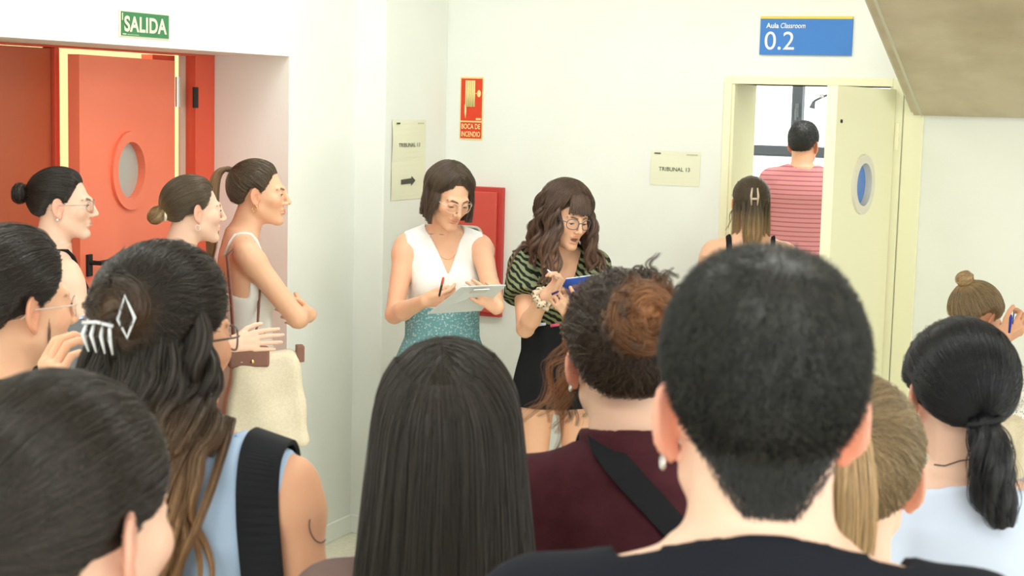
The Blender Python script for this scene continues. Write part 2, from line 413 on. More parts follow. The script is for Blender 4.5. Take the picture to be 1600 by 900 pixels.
# classroom plate
m_blue = mat('sign_blue', srgb(70, 130, 205), .45); m_yel = mat('sign_yellow', srgb(240, 214, 96), .5); m_signw = mat('sign_white', srgb(246, 250, 250), .5)
o, w, h = plate('classroom_sign', MK, (1190, 25.5), (1331, 87), 'blue sign reading Aula Classroom 0.2 above the doorway', 'sign', None)
MB().box((0, -.012, 0), (w, -.0005, h*.93)).build('blue_panel', m_blue, o, bevel=.001)
MB().box((0, -.014, h*.93), (w, -.0005, h)).build('yellow_strip', m_yel, o, bevel=.001)
text('Aula', w*.065, h*.69, w*.14, h*.135, m_signw, o, y=-.0135, offset=.02)
text('Classroom', w*.225, h*.69, w*.27, h*.135, m_signw, o, y=-.0135, offset=.008, shear=.2)
text('0.2', w*.055, h*.13, w*.325, h*.47, m_signw, o, y=-.0135)
# fire hose sign
m_sred = mat('sign_red', srgb(226, 70, 42), .5)
o, w, h = plate('fire_hose_sign', MK, (721, 121), (753, 218), 'red sign with hose reel reading BOCA DE INCENDIO', 'sign', None)
m_lumy = mat('luminescent_yellow', srgb(244, 226, 156), .5)
MB().box((-w*.03, -.003, -h*.012), (w*1.03, -.0005, h*1.012)).build('backing', m_lumy, o)
MB().box((w*.02, -.0045, h*.30), (w*.98, -.0031, h*.985)).build('pictogram_panel', m_sred, o)
MB().box((w*.02, -.0045, h*.012), (w*.98, -.0031, h*.275)).build('text_panel', m_sred, o)
for k in range(5):
    x = w*(.22 + .09*k)
    MB().tube([(x + w*.045, -.006, h*.525), (x + w*.045, -.006, h*.955)], w*.043, 8).build('hose_coil', m_lumy, o, smooth=True)
MB().tube([(w*.24, -.006, h*.56), (w*.24, -.006, h*.42), (w*.25, -.006, h*.34)], [w*.045, w*.04, w*.012], 8).build('hose_nozzle', m_lumy, o, smooth=True)
MB().box((w*.66, -.006, h*.738), (w*.8, -.0046, h*.748)).build('valve_stem', m_lumy, o)
MB().prism([(w*.84 + w*.085*math.cos(t*.3142), h*.743 + h*.058*math.sin(t*.3142)) for t in range(20)], -.0062, -.0046).build('valve_wheel', m_lumy, o)
MB().box((w*.72, -.0055, h*.315), (w*.95, -.0046, h*.345)).build('fine_print', m_lumy, o)
text('BOCA DE', w*.07, h*.165, w*.86, h*.085, m_lumy, o, y=-.0056, offset=.015)
text('INCENDIO', w*.07, h*.04, w*.86, h*.085, m_lumy, o, y=-.0056, offset=.015)
# paper notices
m_paper = mat('notice_paper', srgb(236, 236, 208), .8, .1); m_ink = mat('grey_ink', srgb(84, 86, 74), .8); m_inkl = mat('pale_ink', srgb(196, 198, 176), .8)
MS = frame(D1, -D2, C0 + D2 * pw)                    # the pier's right flank
o, w, h = plate('paper_notice', MS, (612, 187), (663, 309), 'two taped paper sheets reading TRIBUNAL 13 with an arrow pointing right', 'notice', None)
def curled(x0, x1, z0, z1, amp):
    mb = MB(); n = 8; V = []
    for i in range(n+1):
        for j in range(2):
            x = x0 + (x1-x0)*j*1.0
            V.append((x, -.002 - (amp if j == 0 else 0) * math.sin(math.pi*i/n), z0 + (z1-z0)*i/n))
    mb.add(V + [(a, b_ + .0008, c_) for a, b_, c_ in V], [(2*i, 2*i+1, 2*i+3, 2*i+2) for i in range(n)] + [(2*i+2+2*(n+1), 2*i+3+2*(n+1), 2*i+1+2*(n+1), 2*i+2*(n+1)) for i in range(n)])
    return mb
curled(0, w, h*.47, h, .006).build('upper_sheet', m_paper, o)
curled(0, w, 0, h*.475, .003).build('lower_sheet', m_paper, o)
text('TRIBUNAL 13', w*.17, h*.66, w*.62, h*.05, m_ink, o, y=-.0085, offset=.005)
MB().box((w*.1, -.009, h*.945), (w*.2, -.0085, h*.965)).build('letterhead', m_ink, o)
MB().box((w*.72, -.009, h*.948), (w*.9, -.0085, h*.962)).build('letterhead', m_inkl, o)
MB().prism([(w*.27, h*.195), (w*.57, h*.2), (w*.57, h*.175), (w*.68, h*.235), (w*.57, h*.29), (w*.57, h*.265), (w*.27, h*.255)], -.007, -.0055).build('arrow', m_ink, o)
o, w, h = plate('paper_notice', MK, (1018, 235), (1093, 292), 'single landscape paper sheet reading TRIBUNAL 13 beside the doorway', 'notice', None)
curled(0, w, 0, h, .003).build('sheet', m_paper, o)
text('TRIBUNAL 13', w*.17, h*.42, w*.63, h*.115, m_ink, o, y=-.006, offset=.005)
MB().box((w*.07, -.006, h*.91), (w*.2, -.0055, h*.945)).build('letterhead', m_ink, o)
MB().box((w*.72, -.006, h*.9), (w*.95, -.0055, h*.93)).build('letterhead', m_inkl, o)
# fire hose cabinet
m_cab = mat('cabinet_red', srgb(214, 84, 72), .4, .4); m_cab2 = mat('cabinet_red_frame', srgb(200, 66, 60), .4, .4)
o, w, h = plate('fire_hose_cabinet', MK, (664, 287), (785, 495), 'red wall cabinet for the fire hose behind the woman in white', 'cabinet', None)
MB().box((0, -.03, 0), (w, -.0005, h)).build('cabinet_frame', m_cab2, o, bevel=.003)
dd = MB().box((w*.035, -.05, h*.035), (w*.945, -.031, h*.965)).build('cabinet_door', m_cab, o, bevel=.004)
wx, wz0_, wz1_ = w*.78, h*.22, h*.69
def rrect(x0, x1, z0, z1, r, n=5):
    pts = []
    for cx, cz, a0 in ((x1-r, z0+r, -90), (x1-r, z1-r, 0), (x0+r, z1-r, 90), (x0+r, z0+r, 180)):
        for k in range(n+1):
            a = math.radians(a0 + 90*k/n); pts.append((cx + r*math.cos(a), cz + r*math.sin(a)))
    return pts
MB().prism(rrect(w*.2, wx, wz0_, wz1_, .035), -.0535, -.0505).build('window_pane', mat('cabinet_glass', srgb(120, 112, 108), .15, .5), dd)
MB().tube([(x, -.054, z) for x, z in rrect(w*.2, wx, wz0_, wz1_, .035)], .007, 8, True).build('window_gasket', mat('gasket_grey', srgb(206, 202, 190), .5), dd, smooth=True)
MB().tube([(w*.9, -.05, h*.5), (w*.9, -.062, h*.5)], .016, 12).build('lock', m_metal, dd)
# ------------------------------------------------------------------ implicit surfaces for bodies and clothes
f32 = np.float32
def A3(*v): return np.array(v, f32)
def vlen(q): return np.sqrt(np.einsum('ij,ij->i', q, q))
def cone(p, a, b, ra, rb):
    a = np.asarray(a, f32); b = np.asarray(b, f32); ba = b - a
    t = np.clip((p - a) @ ba / max(float(ba @ ba), 1e-9), 0, 1).astype(f32)
    return vlen(p - a - t[:, None] * ba) - (ra + (rb - ra) * t)
def ell(p, c, r, R=None):
    q = p - np.asarray(c, f32)
    if R is not None: q = q @ R
    r = np.asarray(r, f32) * np.ones(3, f32)
    k0 = vlen(q / r); k1 = vlen(q / (r * r)) + 1e-9
    return k0 * (k0 - 1) / k1
def smin(a, b, k):
    h = np.clip(.5 + .5 * (b - a) / k, 0, 1); return b + (a - b) * h - k * h * (1 - h)
def smax(a, b, k): return -smin(-a, -b, k)
def loft(p, lev, inflate=0.0, mod=None):
    """lev rows: z, half width, half depth, centre y; an upright body of oval sections"""
    z = p[:, 2]; L = np.asarray(lev, f32)
    a = np.interp(z, L[:, 0], L[:, 1]) + inflate; b = np.interp(z, L[:, 0], L[:, 2]) + inflate; cy = np.interp(z, L[:, 0], L[:, 3])
    x = p[:, 0]; y = p[:, 1] - cy
    if L.shape[1] > 4: x = x - np.interp(z, L[:, 0], L[:, 4])
    if mod is not None:
        m = mod(np.arctan2(y, x), z); a = a + m; b = b + m
    k = np.sqrt((x / a) ** 2 + (y / b) ** 2)
    k1 = np.sqrt((x / a ** 2) ** 2 + (y / b ** 2) ** 2) + 1e-6
    d = k * (k - 1) / k1
    return np.maximum(np.maximum(d, z - L[-1, 0]), L[0, 0] - z).astype(f32)
def symx(p):
    q = p.copy(); q[:, 0] = np.abs(q[:, 0]); return q

def surfnet(fn, lo, hi, h, slack=1.7):
    """naive surface nets on a block-sparse grid -> vertices, quads"""
    lo = np.asarray(lo, np.float64); hi = np.asarray(hi, np.float64); B = 8
    nb = np.maximum(1, np.ceil((hi - lo) / (h * B)).astype(int)); n = nb * B + 1
    bi = np.stack(np.meshgrid(*[np.arange(k) for k in nb], indexing='ij'), -1).reshape(-1, 3)
    cen = (lo + (bi + .5) * B * h).astype(f32)
    dc = fn(cen)
    D = np.repeat(np.repeat(np.repeat(np.sign(dc).reshape(nb), B, 0), B, 1), B, 2).astype(f32)
    D = np.pad(D, ((0, 1),) * 3, mode='edge')
    keep = bi[np.abs(dc) < B * h * .87 * slack + .01]
    if len(keep) == 0: return np.zeros((0, 3), f32), np.zeros((0, 4), np.int32)
    off = np.stack(np.meshgrid(*[np.arange(B + 1)] * 3, indexing='ij'), -1).reshape(-1, 3)
    for s0 in range(0, len(keep), 400):
        idx = (keep[s0:s0 + 400, None, :] * B + off[None]).reshape(-1, 3)
        D[idx[:, 0], idx[:, 1], idx[:, 2]] = fn((lo + idx * h).astype(f32))
    D[D == 0] = 1e-6
    ins = D < 0
    c = np.zeros(np.array(D.shape) - 1, np.int8)
    sl = [slice(0, -1), slice(1, None)]
    for i in (0, 1):
        for j in (0, 1):
            for k in (0, 1): c += ins[sl[i], sl[j], sl[k]]
    cells = np.argwhere((c > 0) & (c < 8))
    if len(cells) == 0: return np.zeros((0, 3), f32), np.zeros((0, 4), np.int32)
    vid = np.full(c.shape, -1, np.int32); vid[tuple(cells.T)] = np.arange(len(cells))
    acc = np.zeros((len(cells), 3)); cnt = np.zeros(len(cells))
    cor = [(i, j, k) for i in (0, 1) for j in (0, 1) for k in (0, 1)]
    val = {q: D[cells[:, 0] + q[0], cells[:, 1] + q[1], cells[:, 2] + q[2]] for q in cor}
    for q in cor:
        for ax in range(3):
            if q[ax]: continue
            r = list(q); r[ax] = 1; r = tuple(r)
            a, b = val[q], val[r]; m = (a < 0) != (b < 0)
            t = np.where(m, a / np.where(m, a - b, 1), 0)
            pt = np.repeat(np.array(q, float)[None], len(cells), 0); pt[:, ax] += t
            acc += pt * m[:, None]; cnt += m
    V = lo + (cells + acc / cnt[:, None]) * h
    quads = []
    for ax in range(3):
        o1, o2 = [(1, 2), (2, 0), (0, 1)][ax]
        s0 = [slice(None)] * 3; s1 = [slice(None)] * 3; s0[ax] = slice(0, -1); s1[ax] = slice(1, None)
        a = ins[tuple(s0)]; b = ins[tuple(s1)]
        e = np.argwhere(a != b)
        ok = (e[:, o1] > 0) & (e[:, o2] > 0) & (e[:, o1] < c.shape[o1]) & (e[:, o2] < c.shape[o2]); e = e[ok]
        fl = a[tuple(e.T)]
        def cv(d1, d2):
            w = e.copy(); w[:, o1] -= d1; w[:, o2] -= d2; return vid[tuple(w.T)]
        Q = np.stack([cv(1, 1), cv(0, 1), cv(0, 0), cv(1, 0)], 1)
        Q[~fl] = Q[~fl][:, ::-1]
        quads.append(Q)
    Q = np.concatenate(quads); Q = Q[(Q >= 0).all(1)]
    return V.astype(f32), Q.astype(np.int32)
def drop_unused(V, Q):
    used = np.zeros(len(V), bool); used[Q.ravel()] = True
    m = np.cumsum(used) - 1
    return V[used], m[Q].astype(np.int32)

def rotm(yaw=0, pitch=0, roll=0):
    """local-to-parent rotation; yaw turns the face to the person's right (+x), pitch down is positive, roll tips the crown to +x"""
    return np.array(Matrix.Rotation(-math.radians(yaw), 3, 'Z') @ Matrix.Rotation(-math.radians(pitch), 3, 'X') @ Matrix.Rotation(math.radians(roll), 3, 'Y'), f32)

# ------------------------------------------------------------------ head
CE = A3(0, -.014, .030); CR = A3(.073, .092, .083)
EAR_U = A3(.58, -.81, -.05); EAR_U /= np.linalg.norm(EAR_U)
EAR_V = A3(.10, -.14, .98); EAR_V -= EAR_U * (EAR_U @ EAR_V); EAR_V /= np.linalg.norm(EAR_V)
EAR_W = np.cross(EAR_V, EAR_U)                       # points outwards
if EAR_W[0] < 0: EAR_W = -EAR_W
EAR_R = np.stack([EAR_U, EAR_V, EAR_W], 1).astype(f32)
def ear_sdf(qa):
    q = (qa - A3(.0685, .006, -.008)) @ EAR_R        # u back-out, v up, w out
    d = ell(q, (.013, .002, .002), (.018, .030, .0055))
    rim = None; pts = []
    for k in range(11):
        a = math.radians(-165 + 26 * k) * -1
        pts.append((.014 + .0175 * math.cos(a), .004 + .0285 * math.sin(a), .0035))
    for a, b in zip(pts[:-1], pts[1:]):
        c = cone(q, a, b, .0038, .0038); rim = c if rim is None else np.minimum(rim, c)
    d = smin(d, rim, .004)
    d = smin(d, ell(q, (.008, -.027, .002), (.0085, .0105, .005)), .006)
    d = smax(d, -ell(q, (.011, -.003, .0075), (.009, .014, .0055)), .004)
    d = smin(d, ell(q, (.0, -.004, .001), (.006, .008, .006)), .006)
    return d
def head_sdf(q, H):
    qa = symx(q); m = H.get('male', 0)
    d = ell(q, CE, CR)
    d = smin(d, ell(q, (0, .030, -.030), (.060, .062, .080)), .03)
    d = smin(d, cone(qa, (.047 + .001*m, .004, -.055), (.012 + .004*m, .068, -.098), .017, .016), .022)
    d = smin(d, ell(q, (0, .076, -.099), (.017 + .004*m, .015, .014)), .016)
    d = smin(d, ell(qa, (.041, .060, -.022), (.022, .022, .022)), .02)
    d = smin(d, cone(qa, (0, .087, .020), (.038, .075, .021), .009 + .003*m, .009), .015)
    if H.get('face', 1):
        op = H.get('eye', .0045)
        d = smax(d, -ell(qa, (.031, .099, .003), (.017, .016, .012)), .012)
        d = smin(d, ell(qa, (.031, .0765, .002), (.0145, .0135, .0125)), .004)
        d = smax(d, -ell(qa, (.031, .092, H.get('eyez', -.001)), (.0115, .02, op)), .0015)
        d = smin(d, cone(q, (0, .091, .016), (0, .110, -.026), .0068, .0084), .012)
        d = smin(d, ell(q, (0, .110, -.030), (.0092, .0095, .0085)), .006)
        d = smin(d, ell(qa, (.0105, .099, -.034), (.0072, .009, .0068)), .006)
        d = smax(d, -ell(qa, (.006, .106, -.041), (.0035, .005, .003)), .002)
        mo = H.get('mouth', 0)
        d = smin(d, ell(q, (0, .0885, -.0575 + mo*.2), (.021, .0105, .0055)), .007)
        d = smin(d, ell(q, (0, .0875 - mo*.3, -.0680 - mo), (.018, .0105, .0065)), .007)
        d = smax(d, -ell(q, (0, .101, -.0628 - mo*.45), (.0185, .012, .0011 + mo*.62)), .0025)
    if not H.get('ears', 1): return d
    e = ear_sdf(qa)
    return smin(d, e, .005)

def zmin_az(az, hl=0.0):
    """lowest hair direction (z of the unit vector from the skull's centre) against azimuth from the face"""
    return np.interp(az, [0, .35, .62, .85, 1.02, 1.2, 1.42, 1.62, 1.8, 2.1, 2.5, 3.15],
                     [.56 + hl, .55 + hl, .46 + hl, .22 + hl*.5, -.05, -.30, -.10, -.05, -.35, -.72, -.86, -.86]).astype(f32)
def dirs_of(q, th=0.0):
    n = (q - CE) / (CR + th); return n / (vlen(n)[:, None] + 1e-9)
def az_of(n): return np.arctan2(np.abs(n[:, 0]), n[:, 1])
def in_scalp(n, hl=0.0, m=0.0): return n[:, 2] > zmin_az(az_of(n), hl) + m

# ------------------------------------------------------------------ hair
class Hair:
    """all in the head's own frame; th = hair depth over the skull as a function of direction"""
    def __init__(s, seed, th, hl=0.0, strand_r=.00045):
        s.rng = np.random.default_rng(seed); s.th = th if callable(th) else (lambda n, t=th: np.full(len(n), t, f32))
        s.hl = hl; s.strands = []; s.extra = []; s.locks = MB(); s.sr = strand_r; s.person = None; s.bump = 0.0
    def thick(s, n):
        e = np.clip((n[:, 2] - zmin_az(az_of(n), s.hl)) / .30, 0, 1)
        return s.th(n) * (e * e * (3 - 2 * e)) + .0015
    def surf(s, n, lift=0.0): return CE + n * (CR + (s.thick(n) + lift)[:, None])
    def sdf(s, q):
        n = dirs_of(q); t = s.thick(n); r = CR + t[:, None]
        qq = q - CE; k0 = vlen(qq / r); k1 = vlen(qq / (r * r)) + 1e-9
        d = k0 * (k0 - 1) / k1
        d = np.maximum(d, (zmin_az(az_of(n), s.hl) - n[:, 2]) * .085)
        for e in s.extra: d = smin(d, e(q), .008)
        if s.bump: d = d + s.bump * (np.sin(q[:, 0] * 260 + 3 * np.sin(q[:, 2] * 90)) * np.sin(q[:, 1] * 210 + 2 * np.sin(q[:, 0] * 120)) * np.sin(q[:, 2] * 190 + 3 * np.sin(q[:, 1] * 80)))
        return d
    def roots(s, n, m=0.0, where=None):
        out = []; k = 0
        while k < n:
            d = s.rng.normal(size=(n * 3, 3)).astype(f32); d /= vlen(d)[:, None]
            d = d[in_scalp(d, s.hl, m)]
            if where is not None: d = d[where(d)]
            out.append(d); k += len(d)
        return np.concatenate(out)[:n]
    def along(s, n0, n1, pts=12, lift=(.0, .003), f0=0.0, f1=1.0, noise=.0015, sway=0.0):
        """strands along the skull from directions n0 to n1"""
        N = len(n0); dot = np.clip(np.einsum('ij,ij->i', n0, n1), -.9999, .9999); om = np.arccos(dot)
        t = np.linspace(0, 1, pts); f0 = np.broadcast_to(f0, N); f1 = np.broadcast_to(f1, N)
        T = f0[:, None] + (f1 - f0)[:, None] * t[None]
        so = np.sin(om)[:, None]
        d = (np.sin((1 - T) * om[:, None]) / so)[..., None] * n0[:, None] + (np.sin(T * om[:, None]) / so)[..., None] * n1[:, None]
        if sway:
            ax = np.cross(n0, n1); ax /= vlen(ax)[:, None] + 1e-9
            ph = s.rng.uniform(0, 6.28, N)[:, None]; d = d + ax[:, None] * (np.sin(T * 7 + ph) * sway * np.sin(T * 3.1416))[..., None]
            d /= np.linalg.norm(d, axis=2)[..., None]
        lf = s.rng.uniform(lift[0], lift[1], N).astype(f32)
        X = s.surf(d.reshape(-1, 3).astype(f32), np.repeat(lf, pts)).reshape(N, pts, 3)
        X += s.rng.normal(size=(N, 1, 3)) * noise
        s.add(X); return X
    def add(s, X, r=None, taper=True): s.strands.append((X.astype(f32), r or s.sr, taper))
    def lock(s, path, r, n=30, pts=None, tube=True, curl=0.0, freq=3.0, flat=1.0, spread=1.0, fray=.3):
        """a lock of hair along a path: a soft core and strands round it; r = radius list along the path"""
        path = np.asarray(path, float); m = pts or max(10, len(path) * 3)
        seg = np.concatenate([[0], np.cumsum(np.linalg.norm(np.diff(path, axis=0), axis=1))]); u = np.linspace(0, seg[-1], m)
        # smooth resample
        ctr = np.stack([np.interp(u, seg, path[:, i]) for i in range(3)], 1)
        for _ in range(3): ctr[1:-1] = (ctr[:-2] + 2 * ctr[1:-1] + ctr[2:]) / 4
        rr = np.interp(np.linspace(0, 1, m), np.linspace(0, 1, len(r)), r)
        tg = np.gradient(ctr, axis=0); tg /= np.linalg.norm(tg, axis=1)[:, None] + 1e-9
        ref = np.array([.3, .9, .2]); a = np.cross(tg, ref); a /= np.linalg.norm(a, axis=1)[:, None] + 1e-9; b = np.cross(tg, a)
        if s.person is not None:                      # rest on the clothes instead of running through them
            pr = s.person; W = pr.hp(ctr.astype(f32))
            def fb(w): return np.minimum(np.minimum(pr.torso(w, .018), pr.neck(w, .0)), np.minimum(pr.arm_d(w, 'R', .012, True, False), pr.arm_d(w, 'L', .012, True, False))) - rr.astype(f32) * .7 - curl * .7
            for _ in range(5):
                d = fb(W); bad = d < 0
                if not bad.any(): break
                gr = np.stack([fb(W + A3(*(.004 if i == j else 0 for j in range(3)))) - fb(W - A3(*(.004 if i == j else 0 for j in range(3)))) for i in range(3)], 1)
                gr[:, 2] *= .4; gr /= vlen(gr)[:, None] + 1e-9
                W = W + gr * (np.where(bad, -d, 0) * 1.05)[:, None].astype(f32)
            sm = W.copy()
            for _ in range(2): sm[1:-1] = (sm[:-2] + 2 * sm[1:-1] + sm[2:]) / 4
            ctr = pr.hq(sm).astype(float)
            tg = np.gradient(ctr, axis=0); tg /= np.linalg.norm(tg, axis=1)[:, None] + 1e-9
            a = np.cross(tg, ref); a /= np.linalg.norm(a, axis=1)[:, None] + 1e-9; b = np.cross(tg, a)
        if curl:
            ph = s.rng.uniform(0, 6.28); tt = np.linspace(0, 1, m); g = np.clip(tt * 4, 0, 1) * curl
            ang = ph + tt * freq * 6.283
            ctr = ctr + a * (np.cos(ang) * g)[:, None] + b * (np.sin(ang) * g)[:, None]
        if tube: s.locks.tube([tuple(q) for q in ctr], [max(.0008, x * .68) for x in rr], 7)
        for i in range(0, n, 64):
            k = min(64, n - i)
            rad = np.sqrt(s.rng.uniform(.25, 1.0, k)) * spread; an = s.rng.uniform(0, 6.28, k)
            tw = s.rng.normal(0, .5, k)[:, None] * np.linspace(0, 1, m)[None]
            wob = 1 + s.rng.normal(0, fray, k)[:, None] * np.linspace(0, 1, m)[None] ** 2
            R = rad[:, None] * rr[None] * wob
            X = ctr[None] + a[None] * (np.cos(an[:, None] + tw) * R)[..., None] + b[None] * (np.sin(an[:, None] + tw) * R * flat)[..., None]
            s.add(X)
        return ctr
    def bun(s, c, axis, R, r, n=300, squash=1.0, fuzz=.0):
        """coiled bun: turns of hair round an axis"""
        c = np.asarray(c, f32); ax = np.asarray(axis, f32); ax = ax / np.linalg.norm(ax)
        a = np.cross(ax, A3(.1, .3, 1)); a /= np.linalg.norm(a); b = np.cross(ax, a)
        Rm = np.stack([a, b, ax], 1).astype(f32)
        def sd(q, c=c, Rm=Rm): 
            return ell(q, c, ((R + r) * .93, (R + r) * .93, r * 1.25 * squash), Rm)
        s.extra.append(sd)
        m = 20; k = n
        th0 = s.rng.uniform(0, 6.28, k)[:, None]; sw = s.rng.uniform(1.5, 4.0, k)[:, None]
        T = np.linspace(0, 1, m)[None]; th = th0 + sw * T
        ph = s.rng.uniform(-1.7, 1.7, k)[:, None] + s.rng.normal(0, .6, k)[:, None] * T
        rad = R * .75 + (r + .002) * np.cos(ph) * s.rng.uniform(.9, 1.08 + fuzz, k)[:, None]; h = np.sin(ph) * r * 1.25 * squash * s.rng.uniform(.95, 1.08 + fuzz, k)[:, None]
        X = c + a * (np.cos(th) * rad)[..., None] + b * (np.sin(th) * rad)[..., None] + ax * h[..., None]
        s.add(X)

def hair_mat(name, root, tip=None, rough=.32, var=.35):
    def f(nt, b):
        out = nt.nodes['Material Output']; hi = node(nt, 'ShaderNodeHairInfo')
        mx = node(nt, 'ShaderNodeMix', data_type='RGBA'); mx.inputs['A'].default_value = (*root, 1); mx.inputs['B'].default_value = (*(tip or root), 1)
        at = node(nt, 'ShaderNodeAttribute', attribute_name='tipness')
        nt.links.new(at.outputs['Fac'], mx.inputs['Factor'])
        hs = node(nt, 'ShaderNodeHueSaturation'); mr = node(nt, 'ShaderNodeMapRange')
        mr.inputs['To Min'].default_value = 1 - var; mr.inputs['To Max'].default_value = 1 + var * 1.6
        nt.links.new(hi.outputs['Random'], mr.inputs['Value']); nt.links.new(mr.outputs['Result'], hs.inputs['Value'])
        nt.links.new(mx.outputs['Result'], hs.inputs['Color'])
        nt.links.new(hs.outputs['Color'], b.inputs['Base Color'])
    return mat(name, root, rough, .5, build=f)
def hair_base_mat(name, root, tip=None):
    def f(nt, b):
        tc = node(nt, 'ShaderNodeTexCoord'); mp = node(nt, 'ShaderNodeMapping'); mp.inputs['Scale'].default_value = (260, 260, 14)
        nt.links.new(tc.outputs['Object'], mp.inputs['Vector'])
        n = node(nt, 'ShaderNodeTexNoise'); n.inputs['Scale'].default_value = 1; n.inputs['Detail'].default_value = 3
        nt.links.new(mp.outputs['Vector'], n.inputs['Vector'])
        mx = node(nt, 'ShaderNodeMix', data_type='RGBA'); mx.inputs['A'].default_value = (*root, 1); mx.inputs['B'].default_value = (*(tip or root), 1)
        at = node(nt, 'ShaderNodeAttribute', attribute_name='tipness'); nt.links.new(at.outputs['Fac'], mx.inputs['Factor'])
        hs = node(nt, 'ShaderNodeHueSaturation'); mr = node(nt, 'ShaderNodeMapRange'); mr.inputs['From Min'].default_value = .3; mr.inputs['From Max'].default_value = .7
        mr.inputs['To Min'].default_value = .55; mr.inputs['To Max'].default_value = 1.35
        nt.links.new(n.outputs['Fac'], mr.inputs['Value']); nt.links.new(mr.outputs['Result'], hs.inputs['Value'])
        nt.links.new(mx.outputs['Result'], hs.inputs['Color']); nt.links.new(hs.outputs['Color'], b.inputs['Base Color'])
    return mat(name, root, .45, .4, build=f)

# ------------------------------------------------------------------ skin
def skin_mat(name, c, lip=None):
    def f(nt, b):
        at = node(nt, 'ShaderNodeAttribute', attribute_name='tone')
        n = node(nt, 'ShaderNodeTexNoise'); n.inputs['Scale'].default_value = 14; n.inputs['Detail'].default_value = 4
        tc = node(nt, 'ShaderNodeTexCoord'); nt.links.new(tc.outputs['Object'], n.inputs['Vector'])
        m0 = node(nt, 'ShaderNodeMix', data_type='RGBA'); m0.inputs['A'].default_value = (*[x * .94 for x in c], 1); m0.inputs['B'].default_value = (*[min(1, x * 1.05) for x in c], 1)
        nt.links.new(n.outputs['Fac'], m0.inputs['Factor'])
        sp = node(nt, 'ShaderNodeSeparateColor'); nt.links.new(at.outputs['Color'], sp.inputs[0])
        m1 = node(nt, 'ShaderNodeMix', data_type='RGBA'); m1.inputs['B'].default_value = (*(lip or (c[0]*.75, c[1]*.42, c[2]*.42)), 1)
        m2 = node(nt, 'ShaderNodeMix', data_type='RGBA'); m2.inputs['B'].default_value = (.035, .02, .014, 1)
        m3 = node(nt, 'ShaderNodeMix', data_type='RGBA'); m3.inputs['B'].default_value = (c[0]*.95, c[1]*.62, c[2]*.58, 1)
        nt.links.new(m0.outputs['Result'], m3.inputs['A']); nt.links.new(sp.outputs[2], m3.inputs['Factor'])
        nt.links.new(m3.outputs['Result'], m1.inputs['A']); nt.links.new(sp.outputs[0], m1.inputs['Factor'])
        nt.links.new(m1.outputs['Result'], m2.inputs['A']); nt.links.new(sp.outputs[1], m2.inputs['Factor'])
        nt.links.new(m2.outputs['Result'], b.inputs['Base Color'])
    return mat(name, c, .5, .35, build=f, Subsurface_Weight=.12, Subsurface_Scale=.012)
SKIN_A = skin_mat('skin_warm', srgb(236, 184, 150)); SKIN_B = skin_mat('skin_pale', srgb(238, 196, 172)); SKIN_C = skin_mat('skin_tan', srgb(222, 166, 132))

# ------------------------------------------------------------------ body
TORSO_F = [(.76,.125,.100,0),(.82,.166,.112,-.010),(.90,.170,.112,-.012),(.98,.144,.098,-.004),(1.05,.127,.088,0),(1.13,.131,.093,0),
           (1.22,.144,.101,0),(1.30,.154,.098,-.008),(1.36,.146,.082,-.015),(1.40,.104,.066,-.018),(1.45,.056,.052,-.014)]
TORSO_M = [(.76,.13,.100,0),(.82,.165,.115,-.010),(.90,.168,.115,-.008),(.98,.156,.105,0),(1.05,.152,.102,0),(1.13,.158,.106,0),
           (1.22,.170,.112,0),(1.30,.180,.108,-.008),(1.36,.170,.088,-.015),(1.40,.120,.070,-.018),(1.45,.066,.058,-.014)]
def ik(S_, W_, l1, l2, hint):
    d = W_ - S_; L = np.linalg.norm(d); L = min(L, (l1 + l2) * .998); d = d / np.linalg.norm(d)
    a = (l1 * l1 - l2 * l2 + L * L) / (2 * L); h = math.sqrt(max(l1 * l1 - a * a, 0))
    hint = np.asarray(hint, float); hint = hint - d * (hint @ d); hint /= np.linalg.norm(hint) + 1e-9
    return S_ + d * a + hint * h, S_ + d * L
HX = [-.030, -.0105, .0105, .0295]; HL = [.058, .074, .080, .072]; HB = [.078, .086, .088, .083]
def hand_sdf(q, curl, spread, thumb):
    """hand frame: y along fingers, x to the thumb, z back of hand"""
    d = cone(q, (-.018, .0, 0), (-.022, .072, .0), .0135, .0115)
    d = smin(d, cone(q, (.012, .0, 0), (.024, .072, .0), .0145, .0115), .012)
    d = smin(d, cone(q, (0, .02, 0), (0, .074, .002), .0135, .0115), .012)
    d = smin(d, ell(q, (.022, .028, -.008), (.015, .026, .012)), .012)
    for i in range(4):
        c = curl[i] if hasattr(curl, '__len__') else curl
        p = np.array([HX[i], HB[i] - .012, .001]); a = 0.0; sx = (HX[i] / .03) * spread
        for j, (fr, cc) in enumerate(((.45, .8), (.30, 1.15), (.25, .8))):
            a += c * cc; r0 = .0088 - .0009 * j - (.001 if i == 0 else 0)
            e = p + np.array([math.sin(sx) * math.cos(a), math.cos(sx) * math.cos(a), -math.sin(a)]) * (HL[i] * fr + (.012 if j == 0 else 0))
            d = smin(d, cone(q, p, e, r0, r0 - .0008), .004 if j == 0 else .0015); p = e
    p = np.array([.022, .016, -.006]); t = np.array(thumb, float); t /= np.linalg.norm(t)
    for j, (ln, r0) in enumerate(((.042, .0115), (.030, .0098), (.022, .0088))):
        e = p + t * ln; d = smin(d, cone(q, p, e, r0, r0 - .001), .006 if j == 0 else .0015); p = e
        t = t + np.array([-.22, .18, -.06]); t /= np.linalg.norm(t)
    return d

